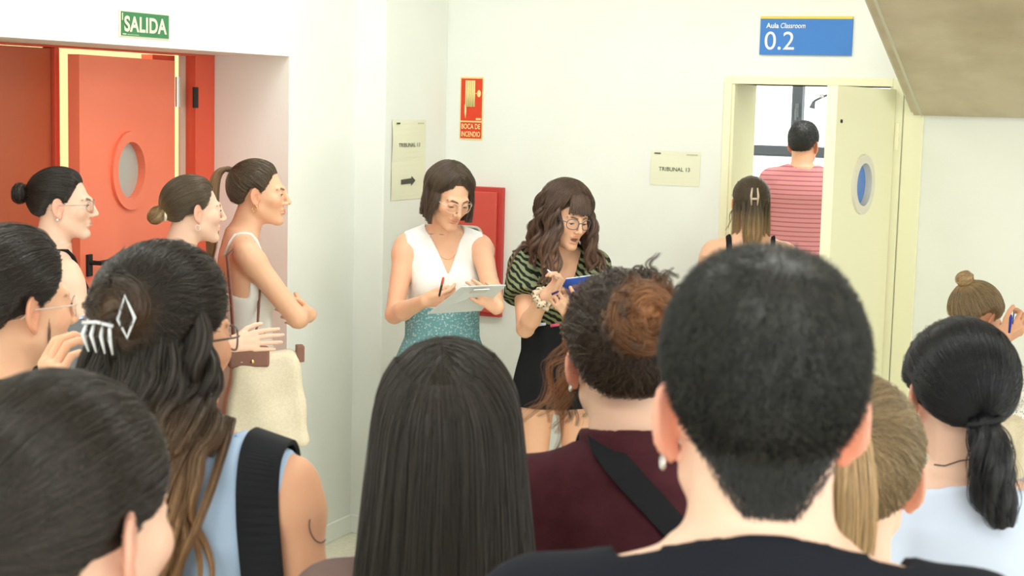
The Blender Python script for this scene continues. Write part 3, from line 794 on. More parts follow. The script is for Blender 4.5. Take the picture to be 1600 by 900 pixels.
class Person:
    def __init__(s, label, head, depth, face, body=None, pitch=0, roll=0, male=0, skin=None, hs=1.0, arms=None, lift=0.0,
                 fwd=0.0, H=None, sh=1.0, detail=.0042, body_h=.011, legs='stand', lean=0.0, group=None, bodyscale=None, width=1.0, ns=0.0, side=0.0):
        """head: pixel of the head's middle; depth in metres; face/body: headings, 0 away from the lens, 90 to the right"""
        s.male = male; s.skin = skin or SKIN_A; s.hs = hs * (1.05 if male else 1.0); s.H = dict(H or {}); s.H['male'] = male
        hw = P(head[0], head[1], depth); body = face if body is None else body; s.psi = body
        s.legs = legs; s.lean = lean
        s.s = bodyscale or (hw.z - lift) / 1.585; k = s.s
        Rw = Matrix.Rotation(-math.radians(body), 3, 'Z')
        s.hc = A3(side * k, (.03 + fwd) * k, hw.z)   # head centre in the person's frame
        off = Rw @ Vector((float(s.hc[0]), float(s.hc[1]), 0))
        s.base = Vector((hw.x - off.x, hw.y - off.y, 0))
        s.M = Matrix.Translation(s.base) @ Rw.to_4x4(); s.Minv = s.M.inverted(); s.Rw = np.array(Rw, f32)
        s.Rh = rotm(face - body, pitch, roll)
        s.zo = hw.z - (1.585 - ns) * k               # >0 or <0 when seated
        s.root = empty('person', s.M); tag(s.root, label, 'person', group)
        s.detail = detail; s.body_h = body_h
        T = TORSO_M if male else TORSO_F
        s.T = [(z * k + s.zo, a * k * width, b * k * width, c * k) for z, a, b, c in T]
        sw = (.182 if male else .158) * sh
        zz = lambda z: z * k + s.zo
        s.zz = zz
        s.sho = {}; s.arm = {}; s.hand = {}
        for side, sg in (('R', 1), ('L', -1)):
            S_ = np.array([sg * sw * k, -.012 * k, zz(1.375)])
            spec = (arms or {}).get(side, {})
            w = spec.get('w')
            if w is None: W_ = np.array([sg * (sw + .055) * k, .03 * k, zz(.87)])
            elif len(w) == 3 and spec.get('px'): W_ = np.array(s.Minv @ P(*w))
            else: W_ = np.array(w, float) * k + np.array([0, 0, s.zo])
            hint = spec.get('hint', (sg * .35, -1, -.15))
            E, W_ = ik(S_, W_, .295 * k, .25 * k, hint)
            fd = (W_ - E) / np.linalg.norm(W_ - E)
            hd = spec.get('hand', {})
            def wd(v): return np.array(s.Rw.T @ np.asarray(v, f32), float)
            y = wd(hd['y']) if 'y' in hd else fd
            t = wd(hd['t']) if 't' in hd else np.array([0, 1., .0])
            y = y / np.linalg.norm(y); t = t - y * (t @ y); t /= np.linalg.norm(t)
            dz = np.cross(y, t) * (1 if sg > 0 else -1)
            Rhand = np.stack([t, y, dz], 1)
            s.sho[side] = S_; s.arm[side] = (S_, E, W_)
            s.hand[side] = (W_, Rhand.astype(f32), hd.get('curl', .35), hd.get('spread', .06), hd.get('thumb', (.62, .75, -.3)), hd.get('show', spec.get('w') is not None))
    # --- pieces of the field
    def torso(s, p, inflate=0.0, mod=None):
        k = s.s; d = loft(p, s.T, inflate, mod)
        qa = symx(p); sx = abs(s.sho['R'][0])
        d = smin(d, cone(qa, (0, -.02*k, s.zz(1.43)), (sx - .012*k, -.014*k, s.zz(1.383)), .044*k + inflate, .042*k + inflate), .03)
        d = smin(d, ell(qa, (.072*k, -.045*k, s.zz(.86)), (.088*k, .080*k, .095*k)) - inflate, .03) if s.legs == 'stand' else d
        if not s.male:
            d = smin(d, ell(qa, (.068*k, .078*k, s.zz(1.225)), (.060*k, .048*k, .058*k)) - inflate, .03)
        return d
    def arm_d(s, p, side, inflate=0.0, upper=True, lower=True):
        S_, E, W_ = s.arm[side]; k = s.s * (1.12 if s.male else 1.0); d = None
        if upper:
            d = cone(p, S_, E, .047*k + inflate, .036*k + inflate)
            d = smin(d, ell(p, S_ + (E - S_) * .12, (.050*k + inflate,) * 3), .02)
        if lower:
            mid = E + (W_ - E) * .3
            c = smin(cone(p, E, mid, .036*k + inflate, .0385*k + inflate), cone(p, mid, W_, .0385*k + inflate, .0245*k + inflate), .012)
            d = c if d is None else smin(d, c, .012)
        return d
    def hand_d(s, p, side):
        W_, R, c, sp, th, _ = s.hand[side]; k = .97 * (1.08 if s.male else 1.0) * s.s
        return hand_sdf((p - W_.astype(f32)) @ R / k, c, sp, th) * k
    def leg_pts(s):
        k = s.s
        if s.legs == 'stand':
            return [((.088*k, -.005, .88*k), (.095*k, .012, .47*k), (.095*k, -.02, .075*k), (.105*k, .12*k, .03))]
        zt = s.zz(.86)
        return [((.09*k, .0, zt), (.11*k, .42*k, zt - .02), (.11*k, .40*k, .08), (.115*k, .53*k, .032))]
    def leg_d(s, p, inflate=0.0):
        k = s.s; qa = symx(p); (h, kn, an, ft), = s.leg_pts()
        d = cone(qa, h, kn, .083*k + inflate, .054*k + inflate)
        d = smin(d, cone(qa, kn, an, .054*k + inflate, .036*k + inflate), .02)
        d = smin(d, cone(qa, (an[0], an[1] - .01, .042), ft, .036 + inflate*.3, .028 + inflate*.2), .02)
        return d
    def hq(s, p): return (p - s.hc) @ s.Rh / s.hs
    def hp(s, q): return np.asarray(q, f32) * s.hs @ s.Rh.T + s.hc
    def neck_ends(s):
        k = s.s; return A3(0, -.022*k, s.zz(1.395)), s.hp(A3(0, -.022, -.045))
    def neck(s, p, inflate=0.0):
        a, b = s.neck_ends(); r = .060 if s.male else .0535
        return cone(p, a, b, (r + .004) * s.s + inflate, r * s.hs * .98 + inflate)
    def field(s, p):
        out = np.full(len(p), 9.0, f32)
        z = p[:, 2]
        def group(mask, fn, k):
            idx = np.nonzero(mask)[0]
            if len(idx): out[idx] = smin(out[idx], fn(p[idx]), k)
        group((z > s.zz(.55)) & (z < s.zz(1.62)), s.torso, .03)
        group(z < s.zz(1.08), s.leg_d, .03)
        a, b = s.neck_ends()
        group(z > s.zz(1.28), s.neck, .025)
        hc = s.hc
        group(vlen(p - hc) < .30, lambda q: head_sdf(s.hq(q), s.H) * s.hs, .018)
        for side in 'RL':
            S_, E, W_ = s.arm[side]; c = (S_ + E) / 2; r = np.linalg.norm(S_ - E) / 2 + .2
            group(vlen(p - c.astype(f32)) < r, lambda q: s.arm_d(q, side, lower=False), .022)
            c = (W_ + E) / 2; r = np.linalg.norm(W_ - E) / 2 + .2
            group(vlen(p - c.astype(f32)) < r, lambda q: s.arm_d(q, side, upper=False), .012)
            group(vlen(p - W_.astype(f32)) < .32, lambda q: s.hand_d(q, side), .010)
        return out
    def bounds(s, pad=.06):
        pts = [s.hc + A3(.13, .14, .15), s.hc - A3(.13, .14, .15)]
        for side in 'RL':
            W_, R = s.hand[side][:2]; E = s.arm[side][1]
            tip = W_ + R[:, 1] * .2; pts += [W_, E, tip]
        (h, kn, an, ft), = s.leg_pts()
        pts += [np.array(ft) + A3(0, .05, 0), np.array([-.26*s.s, -.2, 0]), np.array([.26*s.s, .2, 0])]
        pts = np.array([np.asarray(q, float) for q in pts]); lo, hi = pts.min(0) - pad, pts.max(0) + pad
        lo[2] = -.03; return lo, hi
    def build_body(s):
        lo, hi = s.bounds()
        boxes = [(s.hc - A3(.125, .135, .155), s.hc + A3(.125, .135, .135), s.detail)]
        for side in 'RL':
            W_, R, *_r = s.hand[side]
            if _r[-1]:
                c = W_ + R[:, 1] * .075; boxes.append((c - .115, c + .115, .0042))
        V, Q = surfnet(s.field, lo, hi, s.body_h)
        m = np.zeros(len(V), bool)
        for a, b, h in boxes:
            m |= ((V > a + s.body_h * 1.0) & (V < b - s.body_h * 1.0)).all(1)
        Q = Q[~m[Q].any(1)]; V, Q = drop_unused(V, Q)
        Vs, Qs, n = [V], [Q], len(V)
        for a, b, h in boxes:
            v, q = surfnet(s.field, a, b, h); Vs.append(v); Qs.append(q + n); n += len(v)
        V = np.concatenate(Vs); Q = np.concatenate(Qs)
        V[:, 2] = np.maximum(V[:, 2], .002)
        me = mesh_np('body', V, Q)
        q = s.hq(V); qa = symx(q); mo = s.H.get('mouth', 0)
        tone = np.zeros((len(V), 4), f32); tone[:, 3] = 1
        near = vlen(q) < .2
        if s.H.get('face', 1):
            lip = np.minimum(ell(q, (0, .096, -.0575 + mo*.2), (.021, .011, .0052)), ell(q, (0, .095 - mo*.3, -.0680 - mo), (.0185, .011, .0062)))
            tone[:, 0] = np.clip(.5 - lip / .003, 0, .62) * near
            br = np.minimum(cone(qa, (.014, .094, .0185), (.032, .088, .0235), .0030, .0036), cone(qa, (.032, .088, .0235), (.047, .072, .0195), .0036, .0022))
            tone[:, 1] = np.clip(.6 - br / .0035, 0, .85) * near
            if mo: tone[:, 1] = np.maximum(tone[:, 1], np.clip(.9 - ell(q, (0, .080, -.0628 - mo*.45), (.016, .016, mo*.6)) / .002, 0, .8) * near)
            tone[:, 2] = np.clip(.5 - ell(qa, (.045, .07, -.028), (.02, .02, .018)) / .02, 0, .22) * near
        tone[:, 2] = np.maximum(tone[:, 2], np.clip(.9 - ear_sdf(qa) / .006, 0, s.H.get('earred', .6)) * near * (np.abs(q[:, 0]) > .066))
        at = me.attributes.new('tone', 'FLOAT_COLOR', 'POINT'); at.data.foreach_set('color', tone.ravel())
        s.body = link('body', me, s.root, s.skin)
        if s.H.get('face', 1) and s.H.get('eyes', 1): s.eyes()
        return s.body
    def eyes(s):
        def f(nt, b):
            tc = node(nt, 'ShaderNodeTexCoord'); sp = node(nt, 'ShaderNodeSeparateXYZ'); nt.links.new(tc.outputs['Object'], sp.inputs[0])
            v = node(nt, 'ShaderNodeVectorMath', operation='MULTIPLY'); v.inputs[1].default_value = (1, 0, 1); nt.links.new(tc.outputs['Object'], v.inputs[0])
            l = node(nt, 'ShaderNodeVectorMath', operation='LENGTH'); nt.links.new(v.outputs[0], l.inputs[0])
            r = node(nt, 'ShaderNodeValToRGB'); r.color_ramp.interpolation = 'CONSTANT'; e = r.color_ramp.elements
            e[0].color = (.01, .01, .01, 1); e[1].position = .22; e[1].color = (.10, .05, .025, 1); x = e.new(.5); x.color = (.75, .72, .68, 1)
            mr = node(nt, 'ShaderNodeMath', operation='MULTIPLY'); mr.inputs[1].default_value = 90; nt.links.new(l.outputs['Value'], mr.inputs[0])
            nt.links.new(mr.outputs[0], r.inputs[0]); nt.links.new(r.outputs[0], b.inputs['Base Color'])
        m = mat('eye', (.8, .8, .8), .15, .5, build=f); down = math.radians(s.H.get('gaze', 20))
        for sg in (-1, 1):
            mb = MB(); mb.lathe([(.0115 * math.sin(math.pi * i / 10), -.0115 * math.cos(math.pi * i / 10)) for i in range(11)], 16)
            c = s.hp(A3(sg * .031, .0765, .001))
            M = Matrix.Translation(c) @ Matrix(s.Rh.tolist()).to_4x4() @ Matrix.Rotation(-down, 4, 'X')
            o = mb.build('eye', m, s.root, M, smooth=True); o.scale = (s.hs,) * 3
            # upper lash line
            z0 = s.H.get('eyez', -.001); op = s.H.get('eye', .0045)
            pts = []
            for k in range(7):
                x = -.0125 + .025 * k / 6; zz = z0 + op * .8 * math.sqrt(max(0, 1 - (x / .0128) ** 2))
                y = .0765 + .0150 * math.sqrt(max(.05, 1 - (x / .0165) ** 2))
                pts.append(tuple(s.hp(A3(sg * .031 + x, y - .0005, zz))))
            MB().tube(pts, [.0004, .0011, .0014, .0014, .0014, .0011, .0005], 6).build('eyelash', mat('lash', (.02, .013, .01), .6), s.root, smooth=True)
    # --- clothes
    def cloth(s, name, fn, material, h=.009, lo=None, hi=None, parent=None, label=None):
        l, u = s.bounds()
        if lo is not None: l = np.maximum(l, lo)
        if hi is not None: u = np.minimum(u, hi)
        V, Q = surfnet(fn, l, u, h); V[:, 2] = np.maximum(V[:, 2], .004)
        o = link(name, mesh_np(name, V, Q), parent or s.root, material)
        if label: o['label'] = label
        return o
    def wrinkle(s, p, amp=.004, seed=0):
        r = np.random.default_rng(seed); d = np.zeros(len(p), f32)
        for i in range(5):
            w = r.normal(size=3) * np.array([1, 1, .7]) * 22; d += np.sin(p @ w.astype(f32) + r.uniform(0, 6.28)) * (amp / 2.5)
        return d
    def top(s, name, material, hem=.92, t=.010, sleeve=.55, collar=.075, loose=.012, neck_front=.02, vneck=None, wrinkle=.004, seed=1, h=.009, sleeve_loose=.012, back_collar=0.0, back_up=0.0, neckband=0.0):
        """shirt: torso shell with sleeves to that share of the upper arm (0 = sleeveless), round or V neck opening"""
        k = s.s
        def fn(p):
            z = p[:, 2]
            inf = t + loose * np.clip((s.zz(1.22) - z) / (.25 * k), 0, 1)
            d = s.torso(p, inf)
            for side in 'RL':
                S_, E, W_ = s.arm[side]
                if sleeve > 0:
                    ax = (E - S_) / np.linalg.norm(E - S_); ln = np.linalg.norm(E - S_)
                    if sleeve <= 1:
                        c = cone(p, S_, S_ + ax * ln * sleeve * 1.15, .052*k + t, (.045*k + t + sleeve_loose))
                        c = smax(c, ((p - S_.astype(f32)) @ ax.astype(f32)) - ln * sleeve, .006)
                    else:
                        c = s.arm_d(p, side, t + .004)
                        c = smax(c, ((p - W_.astype(f32)) @ ((W_ - E) / np.linalg.norm(W_ - E)).astype(f32)) + .02, .006)
                    d = smin(d, c, .025)
                else:
                    sg = 1 if side == 'R' else -1
                    d = smax(d, p[:, 0] * sg - (abs(S_[0]) + .006*k + (-.022*k) * np.clip((s.zz(1.36) - z) / (.1*k), 0, 1)) , .008) if True else d
            if neckband: d = smin(d, s.neck(p, neckband), .02)
            if wrinkle: d = d + s.wrinkle(p, wrinkle, seed)
            d = smax(d, s.zz(hem) - z, .006)
            # neck opening: a tilted cylinder round the neck
            a = A3(0, -.030*k, s.zz(1.40)); b = A3(0, .035*k, s.zz(1.50))
            ax = b - a; ax = ax / np.linalg.norm(ax); q = p - a; al_ = q @ ax; rad = vlen(q - al_[:, None] * ax)
            d = smax(d, -np.maximum(rad - collar*k, -al_ - (.10*k) * np.clip(p[:, 1] / (.05*k), 0, 1) + .01 + back_up * np.clip(-p[:, 1] / (.04*k), 0, 1)), .006)
            if back_collar:
                d = np.minimum(d, np.maximum(np.abs(s.neck(p, .010)) - .006, np.abs(z - s.zz(1.425)) - back_collar))
            if vneck:
                zv, wv = vneck
                v = np.maximum(np.abs(p[:, 0]) - np.maximum(z - s.zz(zv), 0) * wv, -(p[:, 1] - .0*k)); v = np.maximum(v, s.zz(zv) - z)
                d = smax(d, -v, .004)
            return d
        return s.cloth(name, fn, material, h, lo=(-9, -9, s.zz(hem) - .05), hi=(9, 9, s.zz(1.52)))
    def tank(s, name, material, hem=.92, front=1.29, back=1.27, t=.007, strap=.0075, strap_x=.085, loose=.008, h=.009):
        k = s.s
        def fn(p):
            z = p[:, 2]; d = s.torso(p, t + loose * np.clip((s.zz(1.2) - z) / (.2*k), 0, 1)) + s.wrinkle(p, .002, 3)
            ztop = np.where(p[:, 1] > 0, s.zz(front), s.zz(back)) - .03*k * np.clip(np.abs(p[:, 0]) / (.1*k) - .9, 0, 1)
            d = smax(d, z - ztop, .005); d = smax(d, s.zz(hem) - z, .005)
            return d
        o = s.cloth(name, fn, material, h, lo=(-9, -9, s.zz(hem) - .05), hi=(9, 9, s.zz(1.40)))
        for sg in (-1, 1):
            pts = []
            for a in np.linspace(0, 1, 14):
                y = .12 - .24 * a; x = sg * (strap_x + .01 * math.sin(math.pi * a))
                zt = s.zz(1.44); pp = np.array([[x*k, y*k, zz_] for zz_ in np.linspace(s.zz(1.2), zt, 120)], f32)
                dd = np.minimum(s.torso(pp), s.neck(pp)); i = np.nonzero(dd < .002)[0]
                if len(i): pts.append((x*k, y*k, pp[i[-1], 2] + .003))
            if len(pts) > 2: MB().tube(pts, strap, 8, flat=.45).build('strap', material, o, smooth=True)
        return o
    def trousers(s, material, waist=1.0, t=.012, name='trousers', length=.07, h=.013):
        k = s.s
        def fn(p):
            d = smin(s.leg_d(p, t), loft(p, [r for r in s.T if r[0] < s.zz(1.14)], t), .03)
            if s.legs == 'stand': d = smin(d, ell(symx(p), (.072*k, -.045*k, s.zz(.86)), (.088*k + t, .08*k + t, .095*k + t)), .03)
            d = smax(d, p[:, 2] - s.zz(waist), .006); d = smax(d, length - p[:, 2], .006)
            return d + s.wrinkle(p, .003, 5)
        return s.cloth(name, fn, material, h, hi=(9, 9, s.zz(waist) + .05))
    # --- hair and things worn
    def hair(s, hr, base_m, strand_m, name='hair', h=.005, ext=.2, tip=None):
        """builds the hair mass and its strands; tip(q) gives 0..1 where the ends take the tip colour"""
        V, Q = surfnet(lambda q: hr.sdf(q), -A3(ext, ext, ext), A3(ext, ext, ext), h)
        Vs = [V]; faces = [Q]
        if hr.locks.v:
            LV = np.array(hr.locks.v, f32); LF = [f_ for f_ in hr.locks.f if len(f_) == 4]
            faces.append(np.array(LF, np.int32) + len(V)); Vs.append(LV)
        V = np.concatenate(Vs); Q = np.concatenate(faces)
        me = mesh_np(name, s.hp(V), Q)
        tp = tip or (lambda q: np.zeros(len(q), f32))
        at = me.attributes.new('tipness', 'FLOAT', 'POINT'); at.data.foreach_set('value', tp(V).astype(f32))
        ho = link(name, me, s.root, base_m)
        if hr.strands:
            cu = bpy.data.hair_curves.new('hair_strands')
            sizes = np.concatenate([np.full(len(X), X.shape[1], np.int32) for X, r, t in hr.strands])
            cu.add_curves(sizes.tolist())
            pos = np.concatenate([X.reshape(-1, 3) for X, r, t in hr.strands]).astype(f32)
            rad = np.concatenate([np.tile(r * (np.linspace(1, .35, X.shape[1]) if t else np.ones(X.shape[1])), len(X)) for X, r, t in hr.strands]).astype(f32)
            cu.points.foreach_set('position', s.hp(pos).astype(f32).ravel())
            if 'radius' not in cu.attributes: cu.attributes.new('radius', 'FLOAT', 'POINT')
            cu.attributes['radius'].data.foreach_set('value', rad * s.hs)
            a2 = cu.attributes.new('tipness', 'FLOAT', 'POINT'); a2.data.foreach_set('value', tp(pos).astype(f32))
            cu.materials.append(strand_m)
            o = bpy.data.objects.new('hair_strands', cu); COL.objects.link(o); o.parent = ho; o['kind'] = 'stuff'
        return ho
    def glasses(s, material, w=.024, hgt=.019, y=.103, z=-.002, r=.0011, lens=True, temple=True):
        g = bpy.data.objects.new('glasses', None); COL.objects.link(g); g.parent = s.root; g.empty_display_size = .02
        for sg in (-1, 1):
            pts = []
            for k in range(24):
                a = 2*math.pi*k/24; ca, sa = math.cos(a), math.sin(a)
                x = sg * .033 + w * np.sign(ca) * abs(ca) ** .8; zz_ = z + hgt * np.sign(sa) * abs(sa) ** .8
                yy = y - .35 * (abs(x) - .01) ** 2 / .05
                pts.append(tuple(s.hp(A3(x, yy, zz_))))
            MB().tube(pts, r, 6, True).build('rim', material, g, smooth=True)
            if lens: MB().add(pts + [tuple(np.mean(pts, 0))], [(k, (k+1) % 24, 24) for k in range(24)]).build('lens', m_glass, g, smooth=True)
            if temple:
                t = [(sg*(.033 + w), y - .012, z + .006), (sg*.071, .07, z + .006), (sg*.077, .03, z + .005), (sg*.079, -.005, z + .004), (sg*.078, -.025, z - .012)]
                MB().tube([tuple(s.hp(A3(*q))) for q in t], r * 1.05, 6).build('temple', material, g, smooth=True)
        MB().tube([tuple(s.hp(A3(x, y + .001, z + .004 + .003 * (1 - (x/.01)**2)))) for x in (-.010, -.005, 0, .005, .010)], r, 6).build('bridge', material, g, smooth=True)
        return g
    def earring(s, sg, material, r=.011, wire=.0014, z=-.048):
        c = A3(sg * .081, -.004, z)
        pts = [tuple(s.hp(c + A3(.15 * sg * r * math.cos(a), r * .8 * math.cos(a), r * math.sin(a)))) for a in np.linspace(0, 6.283, 20)[:-1]]
        return MB().tube(pts, wire, 6, True).build('earring', material, s.root, smooth=True)
# ------------------------------------------------------------------ hair styles
def unit(v): v = np.asarray(v, f32); return v / np.linalg.norm(v, axis=-1, keepdims=True)
def pulled(hr, tie, n, sway=.02, m=0.0, lift=(.0, .003)):
    r = hr.roots(n, m); t = np.repeat(unit(tie)[None], n, 0); t = unit(t + hr.rng.normal(0, .05, (n, 3)))
    hr.along(r, t.astype(f32), 12, lift, sway=sway)
    # a rim of strands starting right on the hairline
    k = n // 3; az = hr.rng.uniform(-3.14, 3.14, k); z = np.clip(zmin_az(np.abs(az), hr.hl) + hr.rng.uniform(0, .06, k), -.95, .95); c = np.sqrt(1 - z * z)
    r = np.stack([np.sin(az) * c, np.cos(az) * c, z], 1).astype(f32)
    hr.along(r, t[:k].astype(f32), 14, (0, .002), sway=sway)
def parted(hr, n, px=0.0, lo=-.15, sway=.03, lift=(0, .004), azr=(.55, 3.14)):
    """from a centre parting down both sides of the skull"""
    az = hr.rng.uniform(azr[0], azr[1], n) * hr.rng.choice([-1, 1], n)
    ry = np.clip(np.cos(az) * .75, -.55, .6) + hr.rng.normal(0, .06, n); rx = px + np.sign(az) * .02
    r = unit(np.stack([rx, ry, np.sqrt(np.clip(1 - ry * ry - rx * rx, .05, 1))], 1))
    z = np.maximum(np.full(n, lo), zmin_az(np.abs(az), hr.hl) * .8); c = np.sqrt(1 - z * z)
    e = np.stack([np.sin(az) * c, np.cos(az) * c, z], 1).astype(f32)
    hr.along(r.astype(f32), e, 14, lift, f0=hr.rng.uniform(0, .55, n) * (hr.rng.uniform(0, 1, n) > .4), sway=sway)
def fall(s, hr, azs, length, r=(.012, .013, .010, .004), px=0.0, leave=-.05, out=.03, wave=0.0, freq=3, n=40, shift=None, f0=.45, jit=.006, tube=True, skull=5, fray=.25, start=None):
    g = (s.Rh.T @ A3(0, 0, -1)).astype(float)
    for az in azs:
        ry = float(np.clip(math.cos(az) * .7, -.5, .55)); r0 = unit([px + math.copysign(.03, math.sin(az)), ry, math.sqrt(max(.05, 1 - ry * ry))])
        c = math.sqrt(1 - leave * leave); e = unit([math.sin(az) * c, math.cos(az) * c, leave])
        om = math.acos(float(np.clip(r0 @ e, -1, 1))); path = []
        for t in np.linspace(start if start is not None else f0, 1, skull):
            d = (math.sin((1 - t) * om) * r0 + math.sin(t * om) * e) / math.sin(om)
            path.append(hr.surf(unit(d)[None].astype(f32), A3(-.004))[0].astype(float))
        p0 = path[-1]; L = length(az) if callable(length) else length; L *= hr.rng.uniform(.93, 1.04)
        ov = np.array([math.sin(az), math.cos(az), 0]); jv = hr.rng.normal(0, jit, 3)
        sv = np.asarray(shift(az) if shift else (0, 0, 0), float)
        for t in np.linspace(0, 1, 8)[1:]:
            path.append(p0 + g * L * t + ov * out * t + sv * (t * t * (3 - 2 * t)) + jv * t)
        hr.lock(path, r, n, curl=wave * hr.rng.uniform(.7, 1.3), freq=freq * hr.rng.uniform(.85, 1.15), tube=tube, fray=fray)
def tail(hr, path, r, n=300, tube=True, wave=0.0, freq=2, sub=9, fray=.25):
    """ponytail: a bundle of locks along one path"""
    path = np.asarray(path, float); R = np.asarray(r, float)
    hr.lock(path, R * .8, n // 3, fray=fray, tube=tube)
    for k in range(sub):
        a = 6.283 * k / sub + hr.rng.uniform(-.2, .2); f_ = hr.rng.uniform(.35, .65)
        rr = np.interp(np.linspace(0, 1, len(path)), np.linspace(0, 1, len(R)), R)
        off = np.stack([np.cos(a) * rr * f_, np.sin(a) * rr * f_ * .8, 0 * rr], 1)
        hr.lock(path + off, R * .55, n // sub, curl=wave, freq=freq, fray=fray)
def ribbon(pts, nrm, width, thick):
    """flat band along points with outward normals"""
    t0 = np.linspace(0, 1, len(pts)); t1 = np.linspace(0, 1, len(pts) * 5)
    q = np.array([tuple(p) for p in pts], float); m_ = np.array([tuple(v) for v in nrm], float)
    q = np.stack([np.interp(t1, t0, q[:, i]) for i in range(3)], 1); m_ = np.stack([np.interp(t1, t0, m_[:, i]) for i in range(3)], 1)
    for _ in range(12):
        q[1:-1] = (q[:-2] + 2 * q[1:-1] + q[2:]) / 4; m_[1:-1] = (m_[:-2] + 2 * m_[1:-1] + m_[2:]) / 4
    pts, nrm = q, m_
    pts = [Vector(p) for p in pts]; mb = MB(); V = []
    n = len(pts); W = width if hasattr(width, '__len__') else [width] * n
    for i, p in enumerate(pts):
        t = (pts[min(i+1, n-1)] - pts[max(i-1, 0)]).normalized(); N = Vector(nrm[i]).normalized(); N = (N - t * N.dot(t)).normalized(); b_ = t.cross(N)
        for a, c in ((-1, 0), (1, 0), (1, 1), (-1, 1)): V.append(p + b_ * (a * W[i] / 2) + N * (c * thick))
    Fs = [(4*i + k, 4*i + (k+1) % 4, 4*i + 4 + (k+1) % 4, 4*i + 4 + k) for i in range(n-1) for k in range(4)] + [(3, 2, 1, 0), tuple(4*(n-1) + k for k in range(4))]
    return mb.add(V, Fs)
def trace(s, u, v, fn, far=9.0, near=.4):
    """first point of a person's field on the line of sight, in the person's frame, with its normal"""
    o = np.array(s.Minv @ Vector((0, 0, CAM_Z)), f32); d = np.array(s.Minv.to_3x3() @ ray(u, v), f32); d /= np.linalg.norm(d)
    t = near
    for _ in range(120):
        dd = float(fn((o + d * t)[None])[0])
        if dd < .0006: break
        t += max(min(dd, .2) * .8, .0005)
        if t > far: return None
    p = o + d * t; e = .004
    nn = np.array([float(fn((p + A3(*(e if i == j else 0 for j in range(3))))[None])[0] - fn((p - A3(*(e if i == j else 0 for j in range(3))))[None])[0]) for i in range(3)])
    return p, nn / (np.linalg.norm(nn) + 1e-9)

# ------------------------------------------------------------------ cloth and other materials
def stripes(c1, c2, scale, axis='Z', dist=0.0, detail=2.0, lo=.45, hi=.55, rot=None):
    def f(nt, b):
        tc = node(nt, 'ShaderNodeTexCoord'); src = tc.outputs['Object']
        if rot:
            mp = node(nt, 'ShaderNodeMapping'); mp.inputs['Rotation'].default_value = rot; nt.links.new(src, mp.inputs['Vector']); src = mp.outputs['Vector']
        w = node(nt, 'ShaderNodeTexWave', wave_type='BANDS', bands_direction=axis); w.inputs['Scale'].default_value = scale
        w.inputs['Distortion'].default_value = dist; w.inputs['Detail'].default_value = detail; w.inputs['Detail Scale'].default_value = 1.2
        nt.links.new(src, w.inputs['Vector'])
        r = node(nt, 'ShaderNodeValToRGB'); r.color_ramp.elements[0].position, r.color_ramp.elements[1].position = lo, hi
        r.color_ramp.elements[0].color, r.color_ramp.elements[1].color = (*c1, 1), (*c2, 1)
        nt.links.new(w.outputs['Fac'], r.inputs['Fac']); nt.links.new(r.outputs['Color'], b.inputs['Base Color'])
    return f
def floral(base, fleck, scale):
    def f(nt, b):
        tc = node(nt, 'ShaderNodeTexCoord'); v = node(nt, 'ShaderNodeTexVoronoi'); v.inputs['Scale'].default_value = scale
        n = node(nt, 'ShaderNodeTexNoise'); n.inputs['Scale'].default_value = scale * .8; nt.links.new(tc.outputs['Object'], n.inputs['Vector'])
        va = node(nt, 'ShaderNodeVectorMath', operation='MULTIPLY_ADD'); va.inputs[1].default_value = (.02,) * 3
        nt.links.new(n.outputs['Color'], va.inputs[0]); nt.links.new(tc.outputs['Object'], va.inputs[2]); nt.links.new(va.outputs[0], v.inputs['Vector'])
        r = node(nt, 'ShaderNodeValToRGB'); r.color_ramp.elements[0].position, r.color_ramp.elements[1].position = .28, .42
        r.color_ramp.elements[0].color, r.color_ramp.elements[1].color = (*fleck, 1), (*base, 1)
        nt.links.new(v.outputs['Distance'], r.inputs['Fac']); nt.links.new(r.outputs['Color'], b.inputs['Base Color'])
    return f
c_white = mat('white_cotton', srgb(244, 243, 238), .8, .15); c_offw = mat('offwhite_cotton', srgb(240, 236, 222), .85, .1)
c_black = mat('black_cotton', srgb(30, 31, 34), .85, .15); c_navyblack = mat('blueblack_cotton', srgb(26, 28, 36), .85, .15)
c_maroon = mat('maroon_knit', srgb(72, 33, 41), .8, .15, build=noise_col(srgb(68, 30, 38), srgb(76, 36, 44), 30, 4, .15, 250))
c_blue = mat('pale_blue_cotton', srgb(176, 198, 226), .8, .15); c_bluew = mat('bluewhite_cotton', srgb(206, 216, 236), .8, .15)
c_zebra = mat('zebra_print', (.1, .1, .1), .7, .15, build=stripes(srgb(28, 34, 28), srgb(132, 140, 104), 16, 'Z', 5.5, 2, .46, .56, (.3, .5, 0)))
c_teal = mat('teal_floral', srgb(110, 160, 165), .8, .15, build=floral(srgb(112, 160, 166), srgb(176, 206, 202), 95))
c_polo = mat('pink_striped_jersey', srgb(200, 120, 120), .8, .15, build=stripes(srgb(150, 88, 96), srgb(200, 132, 132), 11.5, 'Z', .0, 0, .06, .20))
c_denim = mat('blue_denim', srgb(120, 160, 190), .85, .1, build=noise_col(srgb(108, 148, 180), srgb(134, 172, 200), 60, 4))
c_jeans = mat('dark_denim', srgb(58, 66, 86), .85, .1); c_mauve = mat('mauve_knit', srgb(120, 98, 94), .85, .1)
c_canvas = mat('beige_canvas', srgb(230, 218, 192), .85, .1, build=noise_col(srgb(226, 213, 186), srgb(234, 223, 198), 120, 3, .1, 400))
c_leather = mat('brown_leather', srgb(140, 98, 84), .5, .35); c_gold = mat('gold', (.9, .66, .28), .25, .5, .9); c_silver = mat('silver', (.8, .8, .8), .25, .5, .9)
